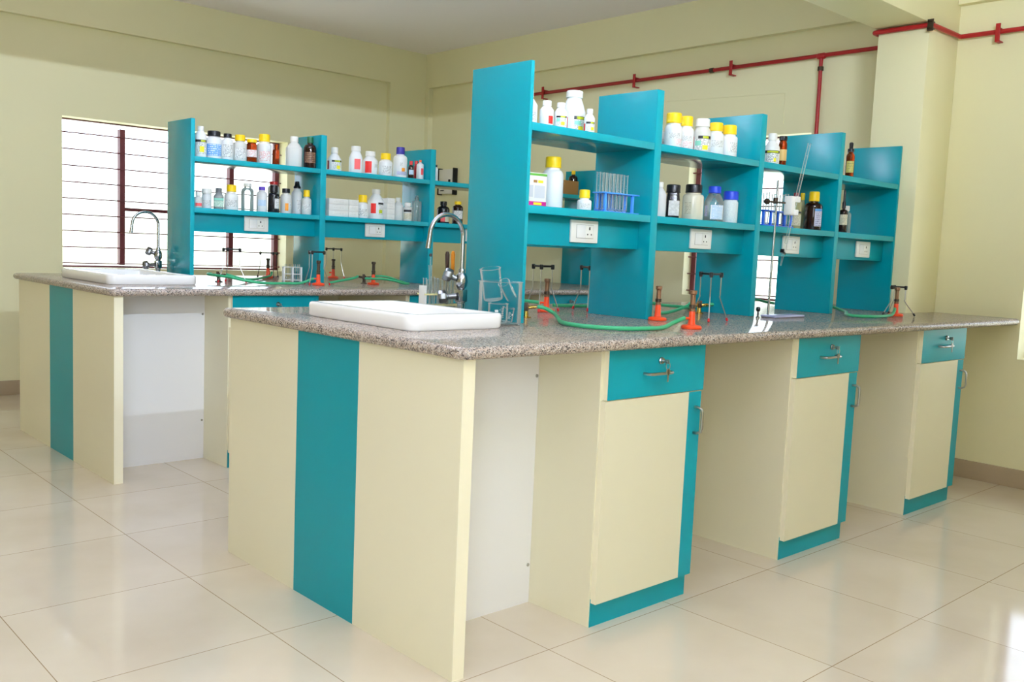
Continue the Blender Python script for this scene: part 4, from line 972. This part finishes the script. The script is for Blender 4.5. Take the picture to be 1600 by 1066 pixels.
bm = newbm(); bx(bm, .052, .084, -.046, -.006, .452, .536, 0, bev=.005); bx(bm, .080, .118, -.050, -.037, .510, .536, 0, bev=.004); bx(bm, .076, .108, -.050, -.037, .452, .478, 0, bev=.004); bx(bm, .080, .116, -.015, -.004, .500, .530, 0, bev=.004); obj('clamp_jaw', bm, 'white_pl', t, label='white plastic clamp jaw')
bu = thing('burette', 'long glass burette leaning in the white clamp', 'burette', (2.167, .424, 1.164))
d = Vector((2.324-2.167, .002, 1.671-1.164)); bu.rotation_euler = Vector((0, 0, 1)).rotation_difference(d.normalized()).to_euler()
Lb = d.length
bm = newbm(); lathe(bm, [(.0062, .060), (.0072, .064), (.0072, Lb-.004), (.0082, Lb-.002), (.0082, Lb), (.0056, Lb-.001), (.0056, .066), (.0040, .060)], 16); obj('barrel', bm, 'glass2', bu)
bm = newbm(); lathe(bm, [(.0010, -.045), (.0030, -.042), (.0038, -.010), (.0055, .000), (.0055, .030), (.0038, .060), (.0020, .060), (.0020, -.044)], 14); obj('tip', bm, 'glass2', bu)
bm = newbm(); lathe(bm, [(.0001, -.020), (.0052, -.020), (.0052, .022), (.0001, .022)], 12, 0, (0, 0, .018), (1, .3, 0)); bx(bm, -.026, -.018, -.014, .004, .010, .026, 0, bev=.002); obj('stopcock', bm, 'black', bu, label='black stopcock')
bm = newbm()
for i in range(46): patch(bm, .0072, -60 if i % 5 == 0 else -34, 40 if i % 5 == 0 else 10, .090+i*.0095, .0908+i*.0095, 0, 0, .0004)
obj('graduation', bm, 'stamp', bu, label='white graduation lines')
bm = newbm(); lathe(bm, [(.0001, 0), (.008, 0), (.008, .003), (.0042, .006), (.0042, .028), (.0055, .030)], 14, 0); lathe(bm, [(.0001, .028), (.007, .028), (.0095, .034), (.0095, .042), (.006, .047), (.0001, .047)], 14, 1)
o = tag(obj('clamp_screw', bm, ['chrome', 'black']), 'small chrome screw with a black knob standing left of the burette stand', 'screw'); o.location = (2.010, .430, ZC1)

# ------------------------------------------------------------------ on the back wall
def pipe():
    t = thing('fire_pipe', 'red painted pipe running along the back wall and round the column', 'pipe', (XB-.03, 2.4, 2.382))
    ox, oy, oz = t.location; R = .0125; x = XB-.032
    def L(bm, pts, r=R): tube(bm, [(p[0]-ox, p[1]-oy, p[2]-oz) for p in pts], r, 14)
    def bend(p, a, b, k=.014, n=5):
        p, a, b = Vector(p), Vector(a), Vector(b); A = p+(a-p).normalized()*k; B = p+(b-p).normalized()*k
        return [tuple((1-s)**2*A+2*s*(1-s)*p+s*s*B) for s in [i/n for i in range(n+1)]]
    K = [(x, 4.15, 2.379), (x, .7055, 2.386), (3.381, .7055, 2.386), (3.381, .395, 2.386), (3.728, .390, 2.386), (3.728, -2.0, 2.386)]
    pts = [K[0]]
    for i in range(1, len(K)-1): pts += bend(K[i], K[i-1], K[i+1])
    pts.append(K[-1]); bm = newbm(); L(bm, pts); obj('main_run', bm, 'red_pipe', t)
    bm = newbm(); L(bm, [(x, 1.207, 2.382), (x, 1.198, .93)], .0115); lathe(bm, [(.0145, -.026), (.018, -.02), (.018, .02), (.0145, .026)], 14, 0, (x-ox, 1.207-oy, 0), (0, 1, 0)); obj('drop_run', bm, 'red_pipe', t)
    bm = newbm(); lathe(bm, [(.011, -.012), (.018, -.012), (.018, .012), (.011, .012)], 8, 0, (x-ox, 1.2065-oy, -.075)); obj('coupling', bm, 'dark_metal', t)
    bm = newbm(); lathe(bm, [(.012, -.016), (.017, -.014), (.017, .014), (.012, .016)], 8, 0, (x-ox, 2.002-oy, .001), (0, 1, 0)); obj('coupling', bm, 'dark_metal', t)
    for px, py, ax in ((x, 3.593, 0), (x, 2.658, 0), (x, 1.841, 0), (3.728, .192, 0), (3.728, -1.0, 0)):
        bm = newbm(); bx(bm, px-.020-ox, XB-.0005-ox, py-.012-oy, py+.012-oy, .012, .020); bx(bm, px-.021-ox, px-.016-ox, py-.012-oy, py+.012-oy, -.050, .044, 0, bev=.001); bx(bm, px-.020-ox, XB-.0005-ox, py-.012-oy, py+.012-oy, -.050, -.044)
        obj('clamp', bm, 'red_pipe', t)
    bm = newbm(); bx(bm, 3.366-ox, 3.3705-ox, .380-oy, .412-oy, -.030, .030, 0, bev=.001); bx(bm, 3.366-ox, 3.3965-ox, .385-oy, .4115-oy, .0135, .019); bx(bm, 3.366-ox, 3.3965-ox, .385-oy, .4115-oy, -.019, -.0135); obj('clamp', bm, 'dark_metal', t)
    return t
pipe()
t = thing('wall_panel', 'grey wall-mounted panel box with black side rails on the back wall', 'panel', (XB, 4.79, 1.715))
bm = newbm(); bx(bm, -.045, 0, -.099, .099, -.108, .108, 0, bev=.004); obj('case', bm, 'devgrey', t)
for s in (-1, 1):
    bm = newbm(); bx(bm, -.050, 0, s*.106-.006, s*.106+.006, -.118, .118, 0, bev=.002); obj('side_rail', bm, 'black', t, label='black side rail')
bm = newbm(); bx(bm, -.049, -.044, -.068, -.040, -.012, .018, 0, bev=.002); obj('switch', bm, 'black', t, label='black square switch')
bm = newbm(); bx(bm, -.0465, -.0445, .020, .070, -.085, -.075); obj('maker_plate', bm, 'dark', t)
